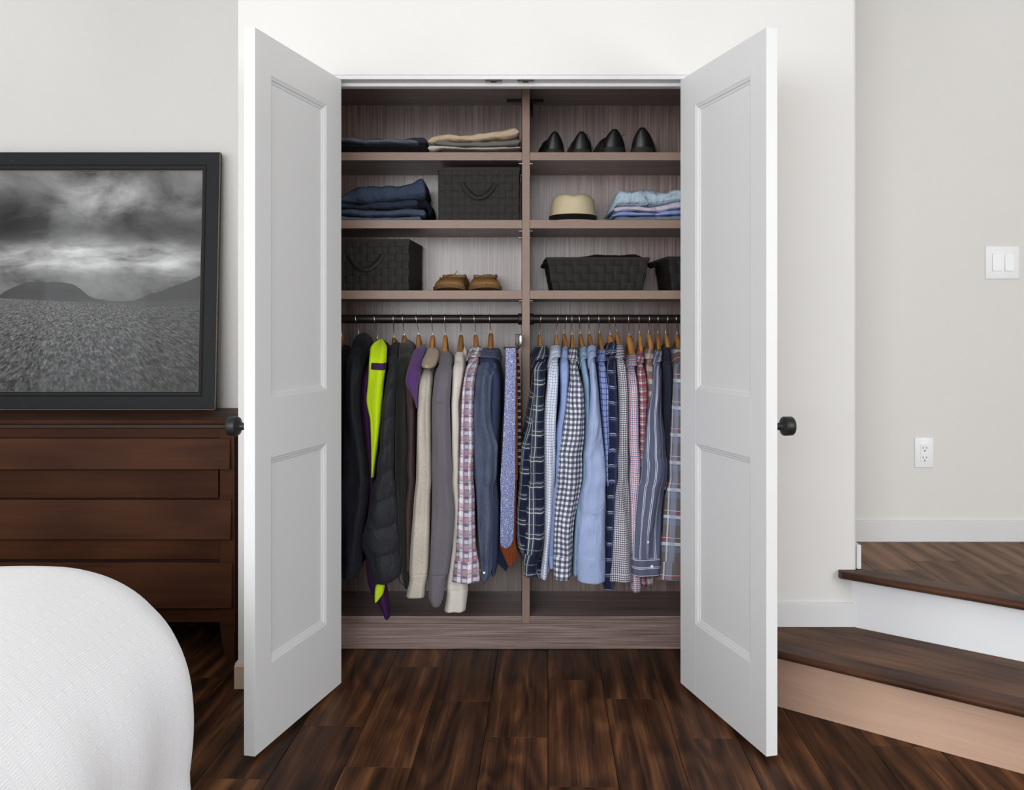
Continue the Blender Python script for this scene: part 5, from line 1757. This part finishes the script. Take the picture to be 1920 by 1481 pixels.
n = NT('blue_floral_silk')
U_, V2_, uvv = n.uv()
vo = n.node('ShaderNodeTexVoronoi'); n.t.links.new(uvv, vo.inputs['Vector']); vo.inputs['Scale'].default_value = 190
vo.feature = 'DISTANCE_TO_EDGE'
k = n.mix(n.rng(vo.outputs['Distance'], 0.03, 0.07), S(200, 206, 228), S(78, 90, 150))
M['tie_blue'] = n.out(k, 0.5, 0.4, sheen=0.2)
M['tie_rust'] = fb('rust_knit', S(132, 66, 34), [('v', 0.006, 0, 0.0016, S(84, 38, 20), 0.8), ('u', 0.006, 0, 0.0016, S(84, 38, 20), 0.6)])
M['tie_stripe'] = fb('black_striped_silk', S(30, 30, 34), [('v', 0.024, 0, 0.002, S(190, 190, 190), 0.9), ('v', 0.024, 0.005, 0.002, S(190, 190, 190), 0.9)])
M['tie_navy'] = fb('navy_silk', S(34, 40, 62))
tie('blue necktie with a dense white floral pattern', LU([(335, 1520, 1606), (600, 1516, 1606), (800, 1510, 1603), (1200, 1492, 1602), (1480, 1472, 1602)]) + LL([(200, 1350, 1458), (400, 1347, 1455), (555, 1345, 1450), (605, 1350, 1428)]), 0.236, M['tie_blue'], (620 + 1388 / 4.2316, 880 + 632 / 4.2316))
tie('rust brown necktie showing its pointed end below the blue tie', LU([(338, 1516, 1616), (800, 1520, 1622), (1480, 1500, 1622)]) + LL([(0, 1380, 1478), (300, 1370, 1470), (560, 1350, 1466), (610, 1342, 1470), (700, 1378, 1482)]), 0.2475, M['tie_rust'], (620 + 1415 / 4.2316, 880 + 782 / 4.2316))
tie('black necktie with thin white stripes tucked against the divider', LU([(345, 1606, 1626), (500, 1612, 1642), (800, 1614, 1650), (1300, 1610, 1656)]), 0.262, M['tie_stripe'], (620 + 1635 / 4.628, 580 + 1400 / 4.628))
tie('plain navy necktie hanging behind the rust tie', LU([(345, 1530, 1600), (1480, 1500, 1590)]) + LL([(400, 1340, 1440), (640, 1325, 1430), (740, 1320, 1425)]), 0.276, M['tie_navy'], (620 + 1390 / 4.2316, 880 + 815 / 4.2316))

# ---------------- right bay
W_ = S(232, 234, 242)
fl1 = fb('navy_green_flannel', S(30, 32, 58), [('u', 0.080, 0.0, 0.030, S(74, 80, 96), 0.6), ('v', 0.092, 0.0, 0.030, S(64, 70, 88), 0.55), ('u', 0.080, -0.005, 0.0035, S(190, 200, 196), 0.85), ('u', 0.080, -0.020, 0.0035, S(176, 190, 184), 0.8),
         ('v', 0.092, -0.005, 0.0035, S(190, 206, 194), 0.8), ('v', 0.092, -0.020, 0.0030, S(170, 184, 180), 0.75), ('v', 0.092, -0.055, 0.0022, S(140, 164, 150), 0.7)])
e = garment('shirt', 'navy, grey and pale green plaid flannel shirt next to the divider', 'shirt', GR, fl1, RU([(335, 290, 400), (400, 270, 405), (520, 275, 385)]),
            RU([(640, 282, 378), (800, 276, 366), (1000, 262, 366), (1200, 252, 370), (1480, 246, 371)]) + RL([(0, 205, 322), (200, 195, 322), (400, 186, 326), (600, 176, 322), (715, 170, 300)]),
            RL([(708, 167, 300), (780, 166, 268), (872, 167, 262)]), hem=1060, dy=-0.010, seed=21,
            body=RU([(650, 262, 380), (800, 236, 360), (1000, 204, 350), (1200, 150, 340), (1480, 134, 330)]) + RL([(200, 118, 280), (400, 98, 270), (600, 94, 300), (700, 108, 335), (770, 150, 340), (890, 250, 345)]),
            col=dict(px=1014, py=650, wing=28, drop=21), fold=0.008)
hanger('wooden hanger carrying the navy and green flannel', 1013.8, 1011.8, 625, 0.0075)
gr1 = fb('white_blue_windowpane', S(222, 228, 242), [('u', 0.0100, 0, 0.0014, S(92, 106, 160), 0.85), ('v', 0.0100, 0, 0.0014, S(92, 106, 160), 0.85)], wr=0.6)
e = garment('shirt', 'white shirt with a fine blue windowpane grid', 'shirt', GR, gr1, RU([(315, 440, 514), (400, 420, 505), (520, 402, 498)]),
            RU([(640, 395, 495), (800, 376, 485), (1000, 364, 474), (1200, 362, 470), (1480, 370, 466)]) + RL([(0, 320, 406), (200, 320, 396), (400, 322, 386), (600, 322, 365), (800, 300, 350), (890, 290, 345)]),
            hem=1070, dy=0.004, seed=22, col=dict(px=1043, py=648, wing=31, drop=21), fold=0.007)
hanger('wooden hanger carrying the windowpane shirt', 1045.8, 1043, 625, 0.0075)
lb = fb('light_blue_oxford', S(148, 168, 214), wr=0.6)
garment('shirt', 'plain periwinkle blue shirt between the windowpane and gingham shirts', 'shirt', GR, lb, RU([(305, 528, 586), (400, 508, 590), (520, 505, 592)]),
        RU([(640, 512, 588), (800, 512, 575), (950, 492, 560), (1050, 472, 545), (1200, 474, 535), (1480, 464, 520)]) + RL([(0, 400, 450), (300, 368, 420), (600, 350, 400), (720, 346, 396)]), RL([(716, 346, 396), (812, 354, 398)]), hem=1050, dy=0.022, seed=23)
hanger('wooden hanger carrying the periwinkle shirt', 1062, 1058, 623, 0.0085)
gg = fb('navy_gingham', S(232, 234, 240), [('u', 0.0194, 0, 0.0097, S(24, 34, 78), 0.72), ('v', 0.0194, 0, 0.0097, S(24, 34, 78), 0.72)])
e = garment('shirt', 'bold navy and white gingham shirt', 'shirt', GR, gg, RU([(340, 592, 656), (420, 586, 662), (520, 594, 668)]),
            RU([(600, 600, 684), (700, 580, 710), (900, 560, 720), (1100, 526, 720), (1300, 504, 702), (1480, 490, 698)]) + RL([(0, 425, 600), (150, 416, 606), (300, 406, 580), (450, 398, 548), (600, 394, 532), (735, 392, 530)]),
            RL([(728, 391, 530), (800, 391, 526), (895, 393, 520)]), hem=1072, dy=-0.016, seed=24, col=dict(px=1074, py=653, wing=14, side=1, drop=21), fold=0.010, kfold=5)
hanger('wooden hanger carrying the bold gingham shirt', 1072, 1072.5, 625, 0.0078)
aq = fb('aqua_blue', S(140, 170, 196), wr=0.6)
garment('shirt', 'plain aqua blue shirt with its collar wing turned down', 'shirt', GR, aq, RU([(318, 690, 736), (400, 680, 738), (520, 690, 745)]),
        RU([(600, 705, 766), (800, 718, 770), (1000, 722, 765), (1200, 708, 748), (1480, 694, 742)]) + RL([(0, 603, 645), (300, 558, 610), (600, 540, 585), (865, 530, 578)]), hem=1070, dy=0.018, seed=25,
        col=dict(px=1092, py=649, wing=24, drop=23))
hanger('wooden hanger carrying the aqua shirt', 1085.5, 1088, 623, 0.0075)
sb = fb('sky_poplin', S(162, 178, 216), wr=0.9, wscale=12)
e = garment('shirt', 'plain light blue shirt with a broad smooth sleeve and wide cuff', 'shirt', GR, sb, RU([(310, 762, 818), (400, 750, 815), (520, 764, 822)]),
            RU([(600, 770, 830), (700, 774, 840), (900, 760, 856), (1100, 740, 876), (1300, 722, 900), (1480, 728, 910)]) + RL([(0, 612, 778), (200, 600, 780), (350, 590, 783), (500, 576, 776), (760, 566, 780)]),
            RL([(752, 565, 782), (830, 566, 783), (918, 570, 780)]), hem=1075, dy=-0.014, seed=26, col=dict(px=1110, py=648, wing=28, drop=21), fold=0.006, kfold=3, horiz=0.010)
hanger('wooden hanger carrying the light blue shirt with wide cuff', 1103, 1105, 623, 0.0078)
bc = fb('blue_diamond_check', S(158, 174, 224), [('u', 0.020, 0, 0.0032, S(44, 60, 140), 0.9), ('v', 0.020, 0, 0.0032, S(44, 60, 140), 0.9), ('u', 0.020, 0.01, 0.005, S(120, 138, 200), 0.6)])
garment('shirt', 'cornflower blue shirt with dark blue check lines', 'shirt', GR, bc, RU([(345, 842, 904), (430, 828, 906), (520, 838, 910)]),
        RU([(600, 842, 915), (700, 850, 934), (900, 862, 932), (1200, 886, 938), (1480, 894, 935)]) + RL([(200, 790, 820), (500, 786, 812)]), hem=1060, dy=0.020, seed=27, col=dict(px=1128.5, py=655, wing=4, drop=21))
hanger('wooden hanger carrying the blue check shirt', 1122, 1124, 622, 0.0080)
np_ = fb('navy_windowpane_plaid', S(30, 36, 62), [('u', 0.050, 0, 0.0022, S(200, 206, 220), 0.85), ('v', 0.056, 0, 0.0022, S(200, 206, 220), 0.85), ('v', 0.056, 0.012, 0.012, S(60, 70, 104), 0.7), ('u', 0.050, 0.012, 0.011, S(60, 70, 104), 0.7), ('v', 0.056, 0.006, 0.0018, S(160, 170, 190), 0.7)])
garment('shirt', 'dark navy plaid shirt with thin white lines and low hanging tail', 'shirt', GR, np_, RU([(300, 922, 994), (380, 916, 998), (500, 916, 992)]),
        RU([(620, 922, 1000), (800, 930, 1008), (1000, 936, 1012), (1200, 926, 1012), (1480, 914, 1004)]) + RL([(0, 780, 876), (300, 785, 852), (600, 784, 842), (760, 770, 845), (880, 758, 850), (970, 764, 846)]), hem=1100, dy=0.008, seed=28,
        col=dict(px=1145, py=643, wing=4, drop=21))
hanger('wide wooden hanger carrying the navy plaid shirt', 1141, 1144, 626, 0.0120)
sg = fb('small_check', S(234, 232, 238), [('u', 0.0078, 0, 0.0039, S(44, 34, 64), 0.72), ('v', 0.0078, 0, 0.0039, S(44, 34, 64), 0.72)])
garment('shirt', 'white shirt in a very small dark check', 'shirt', GR, sg, RU([(305, 998, 1054), (400, 992, 1060), (500, 1004, 1078)]),
        RU([(600, 1012, 1088), (700, 1016, 1095), (900, 1020, 1096), (1200, 1016, 1096), (1480, 1010, 1096)]) + RL([(0, 866, 952), (200, 850, 960), (400, 840, 970), (600, 830, 976), (750, 820, 980), (855, 808, 985)]),
        RL([(848, 807, 986), (905, 805, 986)]), hem=1080, dy=-0.008, seed=29, col=dict(px=1162, py=646, wing=4, drop=23), fold=0.007)
hanger('wooden hanger tilted under the small check shirt', 1150.5, 1156, 619, 0.0082)
rb = fb('red_blue_tattersall', S(236, 232, 236), [('u', 0.0150, 0, 0.0042, S(206, 110, 124), 0.75), ('v', 0.0150, 0, 0.0042, S(206, 110, 124), 0.75), ('u', 0.0150, 0.0073, 0.0028, S(52, 104, 160), 0.85), ('v', 0.0150, 0.0073, 0.0028, S(52, 104, 160), 0.85)])
garment('shirt', 'white shirt with pink and blue tattersall check', 'shirt', GR, rb, RU([(390, 1098, 1168), (450, 1072, 1174), (560, 1072, 1168)]),
        RU([(700, 1092, 1185), (900, 1094, 1190), (1200, 1095, 1196), (1480, 1095, 1204)]) + RL([(0, 955, 1044), (200, 952, 1035), (400, 960, 1010), (600, 965, 1010), (800, 968, 1030), (900, 970, 1044), (985, 974, 1042)]), hem=1100, dy=0.006, seed=30,
        col=dict(px=1184, py=664, wing=14, drop=21))
hanger('wide wooden hanger carrying the tattersall shirt', 1177.5, 1179.5, 627, 0.0130)
rw = fb('red_white_navy_check', S(226, 216, 218), [('u', 0.030, 0, 0.015, S(140, 40, 64), 0.75), ('v', 0.030, 0, 0.015, S(132, 38, 60), 0.75), ('v', 0.030, 0.008, 0.006, S(40, 44, 80), 0.6), ('u', 0.030, 0.010, 0.004, S(40, 44, 80), 0.6)])
garment('shirt', 'red, white and navy checked shirt', 'shirt', GR, rw, RU([(358, 1182, 1224), (450, 1172, 1226), (540, 1175, 1245)]),
        RU([(640, 1180, 1258), (750, 1186, 1262), (900, 1190, 1258), (1100, 1196, 1250), (1480, 1195, 1240)]) + RL([(400, 1010, 1050), (850, 1030, 1090), (940, 1046, 1085)]), hem=1090, dy=0.016, seed=31, col=dict(px=1199.5, py=658, wing=0, drop=21))
hanger('wooden hanger carrying the red check shirt', 1197, 1199, 622, 0.0078)
tn = fb('grey_tan_plaid', S(104, 104, 118), [('u', 0.045, 0, 0.018, S(196, 176, 150), 0.7), ('v', 0.045, 0, 0.018, S(206, 196, 190), 0.6), ('v', 0.045, 0.02, 0.004, S(170, 70, 66), 0.8), ('u', 0.045, 0.022, 0.004, S(190, 120, 60), 0.8)])
garment('shirt', 'grey and tan plaid shirt with orange lines, squeezed beside the red check one', 'shirt', GR, tn, RU([(330, 1258, 1318), (420, 1248, 1316), (520, 1256, 1312)]),
        RU([(640, 1264, 1312), (800, 1262, 1308), (1000, 1250, 1290), (1200, 1225, 1270), (1480, 1205, 1250)]) + RL([(600, 1035, 1080), (860, 1060, 1145), (945, 1072, 1140)]), hem=1085, dy=0.026, seed=32, col=dict(px=1217, py=652, wing=4, side=1, drop=21))
hanger('wooden hanger carrying the grey and tan plaid', 1216.5, 1216, 621, 0.0078)
ss_ = fb('slate_double_stripe', S(92, 98, 122), [('u', 0.032, 0, 0.0020, S(226, 228, 236), 0.9), ('u', 0.032, 0.0052, 0.0020, S(226, 228, 236), 0.9)], wr=0.6)
ssc = fb('slate_stripe_cuff', S(92, 98, 122), [('v', 0.030, 0, 0.0020, S(226, 228, 236), 0.9), ('v', 0.030, 0.0052, 0.0020, S(226, 228, 236), 0.9)], wr=0.6)
e = garment('shirt', 'slate blue shirt with paired white stripes and buttoned cuff', 'shirt', GR, ss_, RU([(350, 1338, 1388), (430, 1318, 1386), (540, 1320, 1386)]),
            RU([(640, 1318, 1386), (700, 1310, 1386), (900, 1268, 1390), (1100, 1242, 1420), (1300, 1222, 1440), (1480, 1205, 1432)]) + RL([(0, 1052, 1232), (200, 1026, 1222), (400, 1002, 1200), (600, 985, 1196), (745, 976, 1196)]),
            RL([(738, 974, 1197), (800, 973, 1196), (868, 978, 1190)]), hem=1065, dy=-0.018, seed=33, cuffmat=ssc, col=dict(px=1233, py=656, wing=9, drop=21), fold=0.009, kfold=4)
button(e, 940 + 1131 / 4.003, 860 + 810 / 4.003, YR - 0.272 - 0.003, 0.0055)
button(e, 940 + 1100 / 4.003, 860 + 626 / 4.003, YR - 0.270 - 0.002)
hanger('wooden hanger carrying the slate striped shirt', 1232.5, 1233.5, 623, 0.0082)
dn2 = fb('midnight_navy', S(42, 44, 60))
garment('shirt', 'plain midnight navy shirt behind the slate striped one', 'shirt', GR, dn2, RU([(305, 1406, 1460), (400, 1396, 1474), (520, 1392, 1478)]),
        RU([(640, 1390, 1480), (800, 1388, 1474), (1000, 1392, 1466), (1200, 1410, 1462), (1480, 1420, 1456)]) + RL([(300, 1190, 1215), (600, 1185, 1205)]), hem=1050, dy=0.014, seed=34)
hanger('wooden hanger carrying the midnight navy shirt', 1251, 1248.5, 623, 0.0078)
gp = fb('taupe_red_plaid', S(106, 98, 94), [('v', 0.098, 0.0, 0.020, S(112, 116, 134), 0.9), ('v', 0.098, -0.024, 0.012, S(198, 202, 212), 0.85), ('v', 0.098, -0.046, 0.004, S(168, 58, 66), 0.9), ('u', 0.098, 0.01, 0.022, S(140, 150, 176), 0.55), ('u', 0.098, 0.02, 0.006, S(214, 220, 230), 0.6),
        ('v', 0.098, -0.051, 0.0022, S(190, 200, 214), 0.8), ('u', 0.098, 0.06, 0.003, S(168, 58, 66), 0.6)])
garment('shirt', 'taupe and grey plaid shirt with red lines beside the open door', 'shirt', GR, gp, RU([(345, 1490, 1580), (420, 1468, 1610), (540, 1488, 1610)]),
        RU([(640, 1486, 1630), (800, 1476, 1650), (1000, 1464, 1660), (1480, 1430, 1670)]) + RL([(0, 1248, 1430), (200, 1222, 1430), (500, 1196, 1440), (770, 1172, 1440)]), RL([(764, 1170, 1442), (830, 1164, 1442), (895, 1155, 1440)]), hem=1075, dy=-0.006, seed=35,
        col=dict(px=1272, py=654, wing=14, drop=21), fold=0.005, kfold=3)
hanger('wide wooden hanger at the end of the rod beside the open door', 1266.5, 1269.5, 624, 0.0105)
